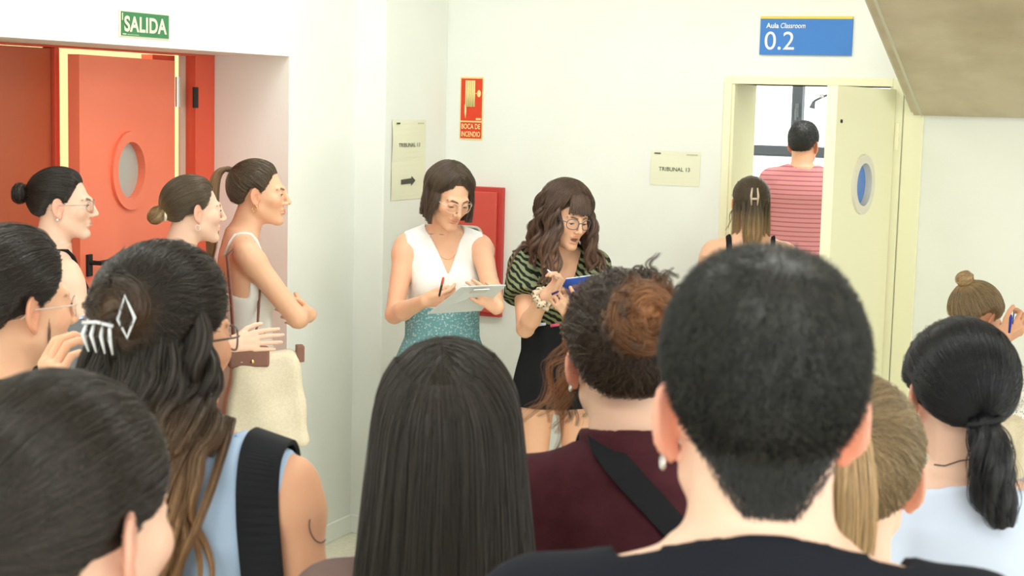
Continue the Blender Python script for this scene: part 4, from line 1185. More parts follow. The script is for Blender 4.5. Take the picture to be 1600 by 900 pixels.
c_strap = mat('black_webbing', srgb(24, 25, 30), .7, .2); c_dotted = mat('white_dotted', srgb(240, 236, 228), .8, .15, build=floral(srgb(240, 236, 228), srgb(170, 166, 164), 110))
m_steelrim = mat('steel_rim', (.45, .42, .38), .3, .5, .8); m_greyrim = mat('grey_rim', srgb(84, 92, 104), .4, .4); m_clearrim = mat('pale_rim', srgb(226, 206, 190), .3, .5); m_darkrim = mat('tortoise_rim', srgb(50, 36, 30), .3, .5)
def hm(n, root, tip=None, **k): return hair_base_mat(n + '_hair', root, tip), hair_mat(n + '_strands', root, tip, **k)
H_black = hm('blueblack', (.010, .010, .013)); H_dark = hm('darkbrown', (.028, .021, .016)); H_brown = hm('brown', (.098, .070, .047))
H_ombre = hm('ombre', (.028, .020, .015), (.30, .155, .065)); H_light = hm('lightbrown', (.10, .070, .042), (.34, .22, .105)); H_blond = hm('blond', (.24, .165, .085), (.52, .35, .18))
H_red = hm('auburn', (.050, .032, .022), (.36, .15, .055)); H_man = hm('manblack', (.014, .013, .012)); H_chest = hm('chestnut', (.095, .056, .037), (.15, .078, .05))

# ================================================================== the crowd
# --- tall man with short black hair, nearest the lens
p = Person('tall man in a black t-shirt with short dark hair and silver earring', (1186, 646), 1.43, 0, 2, male=1, ns=.028, skin=SKIN_B, H=dict(face=0, earred=.8), detail=.004)
p.build_body(); p.top('t_shirt', c_navyblack, t=.012, collar=.12, sleeve=.6, back_up=.040, neckband=.010)
p.trousers(c_jeans)
def th_man(n): return (.004 + .007 * np.clip((n[:, 2] + .6) / .8, 0, 1) + .018 * np.clip((n[:, 2] - .1) / .8, 0, 1) ** 1.3).astype(f32)
hr = Hair(11, th_man, strand_r=.00042); hr.bump = .0009
def nape(q):                                         # short hair running down the nape to a blunt point
    w = np.interp(q[:, 2], [-.090, -.070, -.045, -.01], [-.004, .013, .038, .062]).astype(f32)
    d = cone(q, (0, -.024, -.02), (0, -.025, -.12), .0690, .0600); d = smax(d, np.abs(q[:, 0]) - w, .012)
    return np.maximum(np.maximum(smax(d, -.088 - q[:, 2], .012), q[:, 2] - .01), q[:, 1] + .01)
hr.extra.append(nape)
Nn = 2600; a_ = hr.rng.uniform(-1, 1, Nn); z_ = hr.rng.uniform(-.094, -.015, Nn); x_ = a_ * np.interp(z_, [-.094, -.070, -.045, -.01], [.004, .018, .042, .064])
y_ = -.0245 - np.sqrt(np.clip((.0625 + .09 * (z_ + .1)) ** 2 - x_ ** 2, 1e-5, 1)); b0 = np.stack([x_, y_, z_], 1); dv = np.stack([hr.rng.normal(0, .15, Nn) - a_ * .3, -.22 + hr.rng.normal(0, .1, Nn), -np.ones(Nn)], 1)
hr.add(np.stack([b0 + dv * (.006 * t) for t in np.linspace(0, 1, 4)], 1))
N = 17000; r = hr.roots(N); wh = unit([.03, -.62, .78])
t_ = r - wh * (r @ wh)[:, None]; t_ = unit(t_ + hr.rng.normal(0, .16, (N, 3)) + A3(0, 0, -.35)); ang = (.10 + .22 * np.clip((r[:, 2] + .5) / 1.2, 0, 1)) * hr.rng.uniform(.7, 1.2, N)
e = unit(r + (t_ - r * np.einsum('ij,ij->i', t_, r)[:, None]) * ang[:, None]).astype(f32)
T = np.linspace(0, 1, 6)
X = []
for k, t in enumerate(T):
    d = unit(r * (1 - t) + e * t).astype(f32); X.append(hr.surf(d, (-.004 + .0065 * t * hr.rng.uniform(.3, 1.7, N) if k else np.full(N, -.004)).astype(f32)))
hr.add(np.stack(X, 1)); p.hair(hr, *H_man)
p.earring(-1, c_silver, .0062, .0016, -.043)
MAN = p

# --- woman with long straight dark hair
p = Person('woman with long straight dark hair seen from behind', (697, 682), 2.2, -4, 0, skin=SKIN_B, H=dict(face=0, ears=0), ns=-.035)
p.build_body(); p.top('sweater', c_mauve, t=.012, sleeve=1.5, collar=.07); p.trousers(c_jeans)
hr = Hair(21, .020, strand_r=.0004); parted(hr, 5200, px=-.10, lo=-.2, sway=.015)
azs = [s_ * a for a in np.linspace(1.05, 3.12, 30) for s_ in (-1, 1)]
fall(p, hr, azs, .42, (.013, .014, .013, .008), px=-.10, out=.042, n=150, jit=.005, leave=.05, fray=.12, shift=lambda az: (0, -.035 * (abs(az) < 2.0), 0))
fall(p, hr, [s_ * a for a in np.linspace(1.3, 3.0, 14) for s_ in (-1, 1)], .36, (.012, .013, .012, .006), px=-.10, out=.010, n=60, jit=.006, leave=.05)
p.hair(hr, *H_dark)

# --- woman in maroon with a curly bun
p = Person('woman in maroon top with curly auburn bun and black crossbody strap', (972, 566), 2.5, -7, -4, skin=SKIN_B, H=dict(face=1, eyes=0, earred=.8))
p.build_body(); tp_ = p.top('maroon_top', c_maroon, t=.012, sleeve=.9, collar=.064, loose=.02)
k = p.s
def collar_fn(q, p=p): return np.maximum(np.abs(p.neck(q, .008)) - .006, np.abs(q[:, 2] - p.zz(1.442) + .18 * q[:, 1]) - .040)
p.cloth('collar', collar_fn, c_maroon, .006, lo=(-.2, -.2, p.zz(1.36)), hi=(.2, .2, p.zz(1.54)), parent=tp_)
p.trousers(c_jeans)
hr = Hair(31, lambda n: (.016 + .010 * np.clip(n[:, 2], 0, 1)).astype(f32), strand_r=.0005)
pulled(hr, (.02, -.86, .42), 4800, sway=.16, lift=(-.002, .008)); hr.bump = .0018
bc = hr.surf(unit([.02, -.86, .42])[None].astype(f32), A3(.034))[0]
hr.bun(bc, (.02, -.95, .25), .030, .027, 700, fuzz=.12)
for i in range(70):
    d = hr.rng.normal(size=3); d /= np.linalg.norm(d); q0 = bc + d * A3(.048, .036, .048)
    hr.lock([q0, q0 + d * .008 + hr.rng.normal(0, .012, 3), q0 + hr.rng.normal(0, .018, 3)], (.006, .007, .004), 16, curl=.007, freq=1.6, tube=False)
for i in range(60):                                  # frizz over the crown
    d = unit([hr.rng.uniform(-.8, .8), hr.rng.uniform(-.6, .5), hr.rng.uniform(.45, 1)]); q0 = hr.surf(d[None].astype(f32), A3(.0))[0]
    hr.lock([q0, q0 + d * .008 + hr.rng.normal(0, .008, 3), q0 + d * .006 + hr.rng.normal(0, .012, 3)], (.004, .005, .002), 9, curl=.005, freq=1.5, tube=False)
fall(p, hr, list(-np.linspace(.65, 1.1, 18)), .15, (.006, .009, .009, .004), leave=.1, out=.045, wave=.010, freq=2.2, n=16, tube=False, jit=.016, fray=.9)
def tip31(q): return np.clip(2.2 - vlen(q - bc) / .032, 0, 1) + np.clip((-q[:, 0] - .062) / .02, 0, .8) * (q[:, 1] > .0)
p.hair(hr, *H_red, tip=tip31); p.earring(-1, c_silver, .004, .002, -.04)
# strap of her bag
def shirt31(q): return np.minimum(p.torso(q, .022), p.arm_d(q, 'L', .022))
pts, nr = [], []
for u, v in ((930, 668), (945, 706), (985, 750), (1030, 798), (1070, 845), (1105, 885), (1150, 940), (1190, 990)):
    r_ = trace(p, u, v, shirt31)
    if r_ is not None: pts.append(r_[0]); nr.append(r_[1])
q_ = Vector(pts[0]); n_ = Vector(nr[0])
pts = [q_ + Vector((-.012, .17, -.06)), q_ + Vector((-.008, .13, -.005)), q_ + Vector((-.005, .075, .022)), q_ + Vector((-.002, .03, .016))] + pts; nr = [(0, 1, .1), (0, .8, .6), (0, .2, 1), (0, -.4, 1)] + nr
bag = empty('crossbody_bag', p.M); tag(bag, 'black crossbody bag strap with buckle across the maroon back', 'bag')
ribbon(pts, nr, .042, .004).build('strap', c_strap, bag, smooth=False)
i = 7; c_ = Vector(pts[i]); n_ = Vector(nr[i]); t_ = (Vector(pts[i+1]) - Vector(pts[i-1])).normalized(); b_ = t_.cross(n_)
MB().tube([c_ + n_ * .006 + t_ * a + b_ * b2 for a, b2 in ((-.016, -.026), (.016, -.026), (.016, .026), (-.016, .026))], .003, 6, True).build('buckle', mat('buckle_grey', srgb(70, 74, 84), .35, .5), bag)
MB().tube([c_ + n_ * .007 - b_ * .026, c_ + n_ * .007 + b_ * .026], .0028, 6).build('buckle_bar', mat('buckle_grey', (0, 0, 0)), bag)
hipb = Vector(pts[-1]); MB().box((hipb.x - .01, hipb.y - .10, p.zz(.80)), (hipb.x + .07, hipb.y + .06, hipb.z + .01)).build('pouch', c_strap, bag, bevel=.015)

# --- blond woman with ponytail behind the man
p = Person('blond woman with a ponytail half hidden behind the tall man', (1328, 742), 2.0, 12, 10, skin=SKIN_B, H=dict(face=0))
p.build_body(); p.tank('top', c_black); p.trousers(c_jeans)
hr = Hair(41, .013, strand_r=.00045); pulled(hr, (-.12, -.80, .55), 3800, sway=.05)
q0 = hr.surf(unit([-.12, -.80, .55])[None].astype(f32), A3(.004))[0].astype(float)
tail(hr, [q0, q0 + (.0, -.035, .012), q0 + (.005, -.055, -.03), q0 + (.008, -.055, -.10), q0 + (.006, -.045, -.18), q0 + (.0, -.04, -.26)], (.016, .026, .034, .036, .032, .014), 900, sub=12)
p.hair(hr, *H_blond, tip=lambda q: np.clip((-q[:, 1] - .105) / .03, 0, 1))

# --- woman with low black ponytail, pale tee
p = Person('black-haired woman with low ponytail in a bluish white t-shirt', (1496, 622), 2.76, -5, -4, skin=SKIN_B, H=dict(face=1, eyes=0, earred=.7), pitch=4)
p.build_body(); p.top('t_shirt', c_bluew, t=.012, collar=.125, sleeve=.6, loose=.02); p.trousers(c_jeans)
hr = Hair(51, lambda n: (.018 + .006 * n[:, 2]).astype(f32), strand_r=.0004); tie = (.03, -.86, -.50); pulled(hr, tie, 5200, sway=.03)
q0 = hr.surf(unit(tie)[None].astype(f32), A3(.004))[0].astype(float)
tail(hr, [q0 + (0, .02, .01), q0 + (.0, -.016, -.012), q0 + (.002, -.028, -.05), q0 + (.008, -.03, -.10), q0 + (.016, -.028, -.145), q0 + (.03, -.026, -.172)], (.020, .024, .036, .040, .034, .016), 700, wave=.006, freq=2, sub=12)
p.hair(hr, *H_black)
MB().tube([tuple(p.hp(q0 + np.array([.026 * math.cos(a), -.008 + .014 * math.sin(a), -.004 + .006 * math.cos(a)]))) for a in np.linspace(0, 6.283, 24)[:-1]], .006, 8, True).build('hair_tie', mat('black_scrunchie', (.008, .008, .01), .7), p.root, smooth=True)
pts = []
for u, v in ((1460, 726), (1466, 727), (1476, 728), (1488, 724), (1500, 720), (1515, 718), (1535, 720)):
    r_ = trace(p, u, v, p.field)
    if r_ is not None: pts.append(tuple(r_[0] + r_[1] * .0005))
if len(pts) > 3: MB().tube(pts, .001, 5).build('necklace', c_strap, p.root)

# --- woman in the near left corner, slick dark hair
p = Person('woman with slicked dark hair in the near left corner', (104, 822), 1.42, 30, 22, skin=SKIN_B, H=dict(face=1, eyes=1, earred=.6))
p.build_body(); p.top('top', c_black, t=.012); p.trousers(c_jeans)
hr = Hair(61, lambda n: (.018 + .006 * np.clip(n[:, 2], 0, 1)).astype(f32), strand_r=.0004, hl=-.0); tie = (-.05, -.95, -.30); pulled(hr, tie, 9000, sway=.02, lift=(-.001, .002))
q0 = hr.surf(unit(tie)[None].astype(f32), A3(.004))[0].astype(float)
tail(hr, [q0 + (0, .02, .0), q0 + (.0, -.014, -.015), q0 + (.0, -.024, -.06), q0 + (.0, -.02, -.14), q0 + (.0, -.01, -.26)], (.022, .026, .034, .034, .016), 600, sub=10)
p.hair(hr, *H_dark)
MB().tube([tuple(p.hp(q0 + np.array([.024 * math.cos(a), -.010 , .02 * math.sin(a)]))) for a in np.linspace(0, 6.283, 20)[:-1]], .004, 8, True).build('hair_tie', c_strap, p.root, smooth=True)

# --- woman with wavy ombre hair and a claw clip
p = Person('woman in pale blue top with long wavy hair held by a claw clip', (264, 528), 2.45, 40, 12, skin=SKIN_C, H=dict(face=1, ears=0), pitch=2, side=-.055)
p.build_body(); p.top('blue_top', c_blue, t=.010, sleeve=0, collar=.085, loose=.02); p.trousers(c_jeans)
hr = Hair(71, lambda n: (.019 + .012 * np.clip(n[:, 2], 0, 1)).astype(f32), strand_r=.00045); hr.person = p; tie = (.46, -.86, .16)
pulled(hr, tie, 4200, sway=.09, lift=(-.002, .006))
q0 = hr.surf(unit(tie)[None].astype(f32), A3(.012))[0].astype(float)
hr.bun(q0 + (0, -.006, .012), (.46, -.86, .1), .022, .024, 320, fuzz=.08)
g = (p.Rh.T @ A3(0, 0, -1)).astype(float)
for i in range(74):                                  # the loose lengths over her back and right shoulder
    f_ = hr.rng.uniform(0, 1.12) if i < 44 else hr.rng.uniform(.45, 1.0); st = unit([-.40 + 1.40 * min(1, f_) ** .8, -.85 + .80 * f_, (-.25 if f_ < .95 else .12) + .10 * hr.rng.uniform(-1, 1)])
    a0 = hr.surf(st[None].astype(f32), A3(-.002))[0].astype(float); L = hr.rng.uniform(.30, .44)
    path = [a0 + np.array([0, 0, .03]) - st * .008, a0] + [a0 + g * L * t + st * (.012 * math.sin(3 * t) + (.02 if i < 44 else .055) * t * max(0, f_ - .2)) + hr.rng.normal(0, .006, 3) * t for t in np.linspace(.12, 1, 9)]
    hr.lock(path, (.008, .012, .011, .009, .007, .003), 50, pts=34, curl=.015 * (1 if i % 2 else .6), freq=2.4, fray=.35)
for i in range(26):
    d_ = hr.rng.normal(size=3); d_ /= np.linalg.norm(d_); b0 = q0 + np.array([0, -.006, .012]) + d_ * np.array([.036, .02, .036])
    hr.lock([b0, b0 + d_ * .006 + hr.rng.normal(0, .014, 3), b0 + hr.rng.normal(0, .018, 3)], (.005, .007, .003), 18, curl=.004, freq=1.2, tube=False)
p.hair(hr, *H_ombre, tip=lambda q: np.clip((-q[:, 2] - .07) / .20, 0, 1) + .55 * np.clip(1.2 - vlen(q - q0.astype(f32)) / .05, 0, 1))
p.glasses(m_darkrim, r=.0016)
clip = bpy.data.objects.new('claw_clip', None); COL.objects.link(clip); clip.parent = p.root
m_clip = mat('clear_acrylic', srgb(226, 228, 232), .12, .6)
def hx_(x, y, z): return tuple(p.hp((q0 + np.array([x, y, z])).astype(f32)))
ca, sa = math.cos(math.radians(12)), math.sin(math.radians(12))
def cl(x, z, o=0.0): return hx_(x * .97, -.030 + x * .22 - o, z)
for x in (-.030, -.014, .004, .020):
    MB().tube([cl(x * .8, -.008, .006), cl(x, -.030, .010), cl(x * .9, -.056, .002)], [.0024, .0034, .0016], 8).build('prong', m_clip, clip, smooth=True)
MB().tube([cl(-.030, -.014, .010), cl(.0, -.010, .014), cl(.026, -.014, .010)], .003, 8).build('spring', m_clip, clip, smooth=True)
MB().tube([cl(.034, .030, -.002), cl(.050, .0, -.004), cl(.040, -.030, -.002), cl(.030, -.004, .006)], .0028, 8, True).build('grip', m_clip, clip, smooth=True)
def s71(q): return np.minimum(p.torso(q, .014), p.arm_d(q, 'R', .006))
bag = empty('shoulder_bag', p.M); tag(bag, 'black shoulder bag with wide strap over the pale blue top', 'bag')
S_ = p.sho['R']; k = p.s
pts, nr = [], []
for a in np.linspace(-1, 1, 17):
    x = S_[0] - .030*k; y = S_[1] - a * .10*k
    zz_ = np.linspace(p.zz(1.0), p.zz(1.46), 160); pp = np.stack([np.full(160, x), np.full(160, y), zz_], 1).astype(f32)
    i = np.nonzero(s71(pp) < 0)[0]
    if len(i): pts.append((x, y, zz_[i[-1]] + .002)); nr.append((.25, (y - S_[1]) * 8, 1))
back0 = pts[-1]; front0 = pts[0]
down = lambda q, sg: [(q[0] + .012 * i, q[1] + sg * .012 * i, q[2] - .07 * i) for i in range(1, 7)]
full = down(front0, .9)[::-1] + pts + down(back0, -.9)
nrm = [(.1, 1, 0)] * 6 + nr + [(.1, -1, 0)] * 6
ribbon(full, nrm, .062, .008).build('strap', c_strap, bag)
e0 = full[-1]; MB().box((e0[0] - .045, e0[1] - .02, e0[2] - .26), (e0[0] + .025, e0[1] + .16, e0[2] + .02)).build('pouch', c_strap, bag, bevel=.03)
# fine line tattoo on her right upper arm
pts = []
for a in np.linspace(.2, 4.2, 18):
    r_ = trace(p, 497 - 14 * math.cos(a * .9 - .6), 826 + 22 * math.sin(a * .9 - .9), lambda q: p.arm_d(q, 'R'))
    if r_ is not None: pts.append(tuple(r_[0] + r_[1] * .0002))
if len(pts) > 4: MB().tube(pts, .0008, 5).build('tattoo', mat('tattoo_ink', srgb(70, 66, 66), .8), p.root)

# --- woman with glasses at the left edge
p = Person('dark-haired woman with glasses cut by the left edge', (26, 478), 2.9, 50, 40, skin=SKIN_A, H=dict(face=1), arms={'R': dict(w=(80, 636, 2.66), px=1, hint=(.3, -.6, -.6), hand=dict(y=(.05, -.1, 1), t=(-.6, .6, .3), curl=.7))})
p.build_body(); p.top('top', c_black, t=.012, sleeve=.5); p.trousers(c_jeans)
hr = Hair(81, lambda n: (.024 + .006 * np.clip(n[:, 2], 0, 1)).astype(f32), strand_r=.0005); tie = (0, -.92, -.35); pulled(hr, tie, 4200, sway=.06, lift=(-.001, .005))
q0 = hr.surf(unit(tie)[None].astype(f32), A3(.004))[0].astype(float)
tail(hr, [q0, q0 + (0, -.02, -.02), q0 + (0, -.02, -.1), q0 + (0, -.01, -.2)], (.02, .03, .03, .012), 200)
fall(p, hr, [.95, 1.0], .16, (.003, .003, .002), leave=.0, out=.0, n=12, tube=False)
p.hair(hr, *H_dark); p.glasses(m_clearrim, r=.0013)

# --- three women along the left wall
p = Person('woman with glasses and a dark bun in profile before the red door', (98, 320), 5.15, 84, 60, skin=SKIN_B, hs=.95, H=dict(face=1, gaze=5, eye=.005), fwd=-.01, detail=.0035,
           arms={'R': dict(w=(.13, .22, .99), hint=(.5, .1, -1)), 'L': dict(w=(-.20, .06, .88))})
p.build_body(); p.tank('tank_top', c_black, strap_x=.075, strap=.011, front=1.30, back=1.24); p.trousers(c_jeans)
hr = Hair(91, .011, strand_r=.0006); tie = (0, -.93, .05); pulled(hr, tie, 2200, sway=.03)
bc1 = hr.surf(unit(tie)[None].astype(f32), A3(.022))[0]; hr.bun(bc1, (0, -1, .1), .020, .018, 200, fuzz=.12)
p.hair(hr, *H_dark, tip=None); p.glasses(m_steelrim, r=.0011); p.earring(1, c_silver, .003, .002, -.045)
FOLDER_P = p

p = Person('woman with a low light brown bun in profile', (303, 329), 5.45, 66, 60, skin=SKIN_B, hs=.95, H=dict(face=1, gaze=5), fwd=.02, detail=.0035,
           arms={'R': dict(w=(366, 536, 5.2), px=1, hint=(.3, -.5, -1), hand=dict(y=(1, .1, .12), t=(.1, .3, 1), curl=.12))})
p.build_body(); p.top('black_top', c_black, t=.010, sleeve=.5, collar=.085); p.trousers(c_jeans)
hr = Hair(101, .011, strand_r=.0006); tie = (0, -.93, -.38); pulled(hr, tie, 2400, sway=.03)
bc2 = hr.surf(unit(tie)[None].astype(f32), A3(.024))[0]; hr.bun(bc2, (.2, -.6, .6), .021, .018, 220)
p.hair(hr, *H_light, tip=lambda q: np.clip(1.5 - vlen(q - bc2) / .05, 0, 1)); p.earring(1, c_silver, .010, .0010, -.055)
MB().tube([tuple(p.hp(bc2 + A3(.03 * math.cos(a), .026, .02 * math.sin(a)))) for a in np.linspace(0, 6.283, 20)[:-1]], .005, 8, True).build('hair_tie', mat('cream_tie', srgb(240, 232, 208), .6), p.root, smooth=True)

p = Person('woman in a white dress with high ponytail and folded arms', (405, 303), 5.95, 89, 74, skin=SKIN_A, H=dict(face=1, gaze=8, eye=.0045), fwd=.02, detail=.0035,
           arms={'R': dict(w=(-.04, .215, 1.12), hint=(.45, .75, -1), hand=dict(y=(-.2, .95, .1), t=(.3, .1, 1), curl=.3)), 'L': dict(w=(.0, .245, 1.13), hint=(-.45, .75, -1), hand=dict(y=(-.35, -.95, .05), t=(.2, .1, 1), curl=.5))})
p.build_body(); dress = p.tank('white_dress', c_white, hem=.98, strap_x=.080, strap=.010, front=1.29, back=1.23)
k = p.s
sk = [(.03, .30*k, .27*k, -.01), (p.zz(.30), .27*k, .24*k, -.01), (p.zz(.55), .24*k, .205*k, -.01), (p.zz(.86), .195*k, .155*k, -.01), (p.zz(1.0), .145*k, .105*k, 0), (p.zz(1.06), .134*k, .096*k, 0)]
p.cloth('skirt', lambda q: loft(q, sk, 0, lambda th, z: .010 * np.sin(th * 19 + 2 * np.sin(z * 5)) * np.clip((p.zz(1.0) - z) / .3, 0, 1)), c_offw, .009, lo=(-.4, -.4, 0), hi=(.4, .4, p.zz(1.1)), parent=dress)
lace = MB()                                          # lace insertion round the skirt
for i, th in enumerate(np.linspace(0, 6.283, 60)[:-1]):
    zz_ = p.zz(.49); a_ = np.interp(zz_, [r[0] for r in sk], [r[1] for r in sk]) + .008; b_ = np.interp(zz_, [r[0] for r in sk], [r[2] for r in sk]) + .008
    cx_, cy_ = a_ * math.cos(th), b_ * math.sin(th) - .01; tx, ty = -math.sin(th), math.cos(th)
    lace.tube([(cx_ + tx * .010 * math.cos(f_), cy_ + ty * .010 * math.cos(f_), zz_ + .014 * math.sin(f_)) for f_ in np.linspace(0, 6.283, 9)[:-1]], .0022, 5, True)
o = lace.build('lace_band', mat('lace_beige', srgb(206, 200, 182), .8), dress); o['kind'] = 'stuff'  # lace a little darker than the skirt cloth
hr = Hair(111, .012, strand_r=.0006); tie = (0, -.80, .58); pulled(hr, tie, 2400, sway=.03)
q0 = hr.surf(unit(tie)[None].astype(f32), A3(.004))[0].astype(float)
tail(hr, [q0 + (0, .02, -.01), q0 + (0, -.025, .012), q0 + (0, -.055, -.012), q0 + (0, -.068, -.08), q0 + (0, -.068, -.17), q0 + (0, -.072, -.27), q0 + (0, -.08, -.36)], (.012, .015, .022, .026, .026, .022, .009), 420, sub=9)
p.hair(hr, *H_light, tip=lambda q: np.clip((-q[:, 1] - .10) / .06, 0, 1)); p.earring(1, c_gold, .012, .0016, -.050)
WD = p
# tote bag on the ponytail woman's near shoulder
p = WD; k = p.s
tb = empty('tote_bag', p.M); tag(tb, 'beige canvas tote bag with brown leather flap under folded arms', 'bag')
bx, by, bz = .235 * k, .045 * k, p.zz(.86)
def bagf(q):
    r = q - A3(bx, by, bz); z = r[:, 2]; w = .150 - .02 * np.clip(z / .16, -1, 1) ; d_ = .045 * (1 - .4 * np.clip(z / .17, -1, 1))
    dx = np.abs(r[:, 0]) - d_ + .012; dy = np.abs(r[:, 1]) - w + .04; dz = np.abs(z) - .175 + .03
    o_ = np.sqrt(np.maximum(dx, 0) ** 2 + np.maximum(dy, 0) ** 2 + np.maximum(dz, 0) ** 2) + np.minimum(np.maximum(dx, np.maximum(dy, dz)), 0) - .03
    return (o_ + .004 * np.sin(q[:, 1] * 34 + q[:, 2] * 12) + .003 * np.sin(q[:, 2] * 40 - q[:, 1] * 20)).astype(f32)
V, Q = surfnet(bagf, (bx - .12, by - .22, bz - .24), (bx + .12, by + .22, bz + .24), .007)
link('bag_body', mesh_np('bag_body', V, Q), tb, c_canvas)
fl_ = MB(); ft = bz + .195
fl_.box((bx + .010, by - .135, ft - .075), (bx + .052, by + .012, ft)); o = fl_.build('flap', c_leather, tb, bevel=.010)
MB().tube([(bx + .052, by - .05, ft - .052), (bx + .057, by - .05, ft - .052)], .007, 10).build('stud', c_gold, o, smooth=True)
for yy in (by - .125, by + .125):
    MB().box((bx - .006, yy - .014, bz + .135), (bx + .042, yy + .014, bz + .195)).build('handle_tab', c_leather, tb, bevel=.004)
for dx in (-.012, .018):                             # two handles up over the shoulder
    S_ = p.sho['R']; top_ = (S_[0] - .045 * k + dx, S_[1], p.zz(1.430))
    MB().tube([(bx + dx, by - .11, bz + .18), (bx - .05 + dx, by - .115, bz + .34), (S_[0] - .01 + dx, S_[1] - .07, p.zz(1.37)), top_, (S_[0] - .045 + dx, S_[1] + .060, p.zz(1.37)), (S_[0] - .03 + dx, S_[1] + .05, p.zz(1.25)), (bx - .05 + dx * .3, by - .02, bz + .26), (bx - .012, by - .05, bz + .18)], .006, 8, flat=.6).build('handle', c_leather, tb, smooth=True)

# grey folder with a pink edge in the profile woman's hands
c_ = P(108, 540, 4.75)
fo = empty('folder', Matrix.Translation(c_) @ Matrix.Rotation(math.radians(-8), 4, 'Z') @ Matrix.Rotation(math.radians(-14), 4, 'Y')); tag(fo, 'grey folder with pink edge held by the woman before the red door', 'folder')
MB().box((-.09, -.012, -.16), (.07, .012, .07)).build('cover', mat('grey_card', srgb(112, 114, 118), .6), fo, bevel=.004)
MB().box((.0705, -.014, -.16), (.084, .014, .075)).build('pink_edge', mat('pink_card', srgb(226, 178, 200), .6), fo, bevel=.003)
MB().box((-.09, -.010, .0705), (.066, .010, .079)).build('page_block', mat('bluish_pages', srgb(196, 208, 232), .6), fo)

# --- the two women reading out the list
p = Person('woman in white blouse and glasses reading from a clipboard', (701, 307), 6.4, 148, 166, pitch=24, roll=-3, skin=SKIN_A, H=dict(face=1, gaze=38, eye=.0026, eyez=-.004, ears=0), fwd=.045, detail=.003, body_h=.009,
           arms={'R': dict(w=(664, 470, 6.18), px=1, hint=(.4, -.3, -1), hand=dict(y=(.92, -.25, .12), t=(-.1, -.5, .8), curl=(.95, .9, .8, .55), thumb=(.35, .9, -.25))),
                 'L': dict(w=(781, 492, 6.02), px=1, hint=(-.1, -.8, -1), hand=dict(y=(-.75, .0, .55), t=(.45, .3, .8), curl=.28))})
p.build_body(); p.top('white_blouse', c_white, hem=1.095, t=.012, sleeve=0, collar=.080, loose=.018, vneck=(1.265, .40), h=.007)
k = p.s
sk2 = [(.10, .25*k, .21*k, 0), (p.zz(.5), .23*k, .18*k, 0), (p.zz(.80), .205*k, .155*k, -.008), (p.zz(.92), .185*k, .135*k, -.008), (p.zz(1.0), .156*k, .116*k, 0), (p.zz(1.135), .153*k, .118*k, 0)]
p.cloth('skirt', lambda q: loft(q, sk2, 0, lambda th, z: .007 * np.sin(th * 15 + 1.5 * np.sin(z * 6)) * np.clip((p.zz(1.05) - z) / .2, 0, 1)), c_teal, .009, lo=(-.4, -.4, .05), hi=(.4, .4, p.zz(1.17)))
hr = Hair(121, lambda n: (.016 + .008 * np.clip(n[:, 2], 0, 1)).astype(f32), strand_r=.0006, hl=.0); parted(hr, 2200, px=.12, lo=-.1, sway=.03, azr=(.5, 3.14))
fall(p, hr, [s_ * a for a in np.linspace(1.15, 3.1, 26) for s_ in (-1, 1)], lambda az: .135, (.011, .014, .014, .009), px=.12, out=.010, n=90, leave=.02, wave=.004, freq=1.1, jit=.004, fray=.3, shift=lambda az: (0, -.035 if abs(az) < 1.7 else 0, 0))
p.hair(hr, *H_brown); p.glasses(m_clearrim, r=.0010, w=.025, hgt=.021)
pts = []
for x in np.linspace(-.058, .058, 19):               # fine chain lying on the chest
    zc = p.zz(1.385) - .055 * (1 - (x / .058) ** 2); ys = np.linspace(.25, -.05, 300); pp = np.stack([np.full(300, x), ys, np.full(300, zc)], 1).astype(f32)
    i = np.nonzero(p.field(pp) < 0)[0]
    if len(i): pts.append((x, ys[i[0]] + .001, zc))
if len(pts) > 3: MB().tube(pts, .0012, 5).build('necklace', c_gold, p.root)
# clipboard with sheets, pen
A_, B_, C_, D_ = P(668, 491, 6.16), P(752, 486, 6.14), P(791, 446, 5.98), P(721, 449, 6.02)
def slab(name, q, thick, material, parent, off=0.0, sm=False):
    q = [Vector(v) for v in q]; n_ = (q[1] - q[0]).cross(q[3] - q[0]).normalized()
    V = [v + n_ * off for v in q] + [v + n_ * (off + thick) for v in q]
    return MB().add(V, [(3, 2, 1, 0), (4, 5, 6, 7), (0, 1, 5, 4), (1, 2, 6, 5), (2, 3, 7, 6), (3, 0, 4, 7)]).build(name, material, parent, bevel=.0015)
o0 = (A_ + B_ + C_ + D_) / 4
cb = empty('clipboard', Matrix.Translation(o0)); tag(cb, 'pale grey clipboard with white sheets held by the woman in white', 'clipboard')
rel = [v - o0 for v in (A_, B_, C_, D_)]
nrm_ = (rel[1] - rel[0]).cross(rel[3] - rel[0]).normalized(); sgn = 1 if nrm_.y > 0 else -1
slab('board', rel, .004 * sgn, mat('pale_grey_board', srgb(206, 210, 208), .5), cb)
slab('sheets', [v * .95 for v in rel], .004 * sgn, mat('sheet_white', srgb(246, 246, 240), .7), cb, .0045 * sgn)
e1 = (rel[2] - rel[3]) * .3
slab('clip', [rel[3] + e1 * 1.0 + (rel[0] - rel[3]) * .02, rel[3] + e1 * 2.2 + (rel[0] - rel[3]) * .02, rel[3] + e1 * 2.2 + (rel[0] - rel[3]) * .14, rel[3] + e1 * 1.0 + (rel[0] - rel[3]) * .14], .006 * sgn, m_metal, cb, .009 * sgn)
a_, b_ = P(686, 464, 6.06), P(693, 433, 6.05)
pn = empty('pen', Matrix.Translation(a_)); tag(pn, 'black and red pen in the hand of the woman in white', 'pen')
d_ = b_ - a_; MB().tube([(0, 0, 0), d_ * .08, d_ * .6], [.001, .004, .0045], 8).build('barrel', mat('pen_dark', srgb(40, 32, 34), .4), pn, smooth=True)
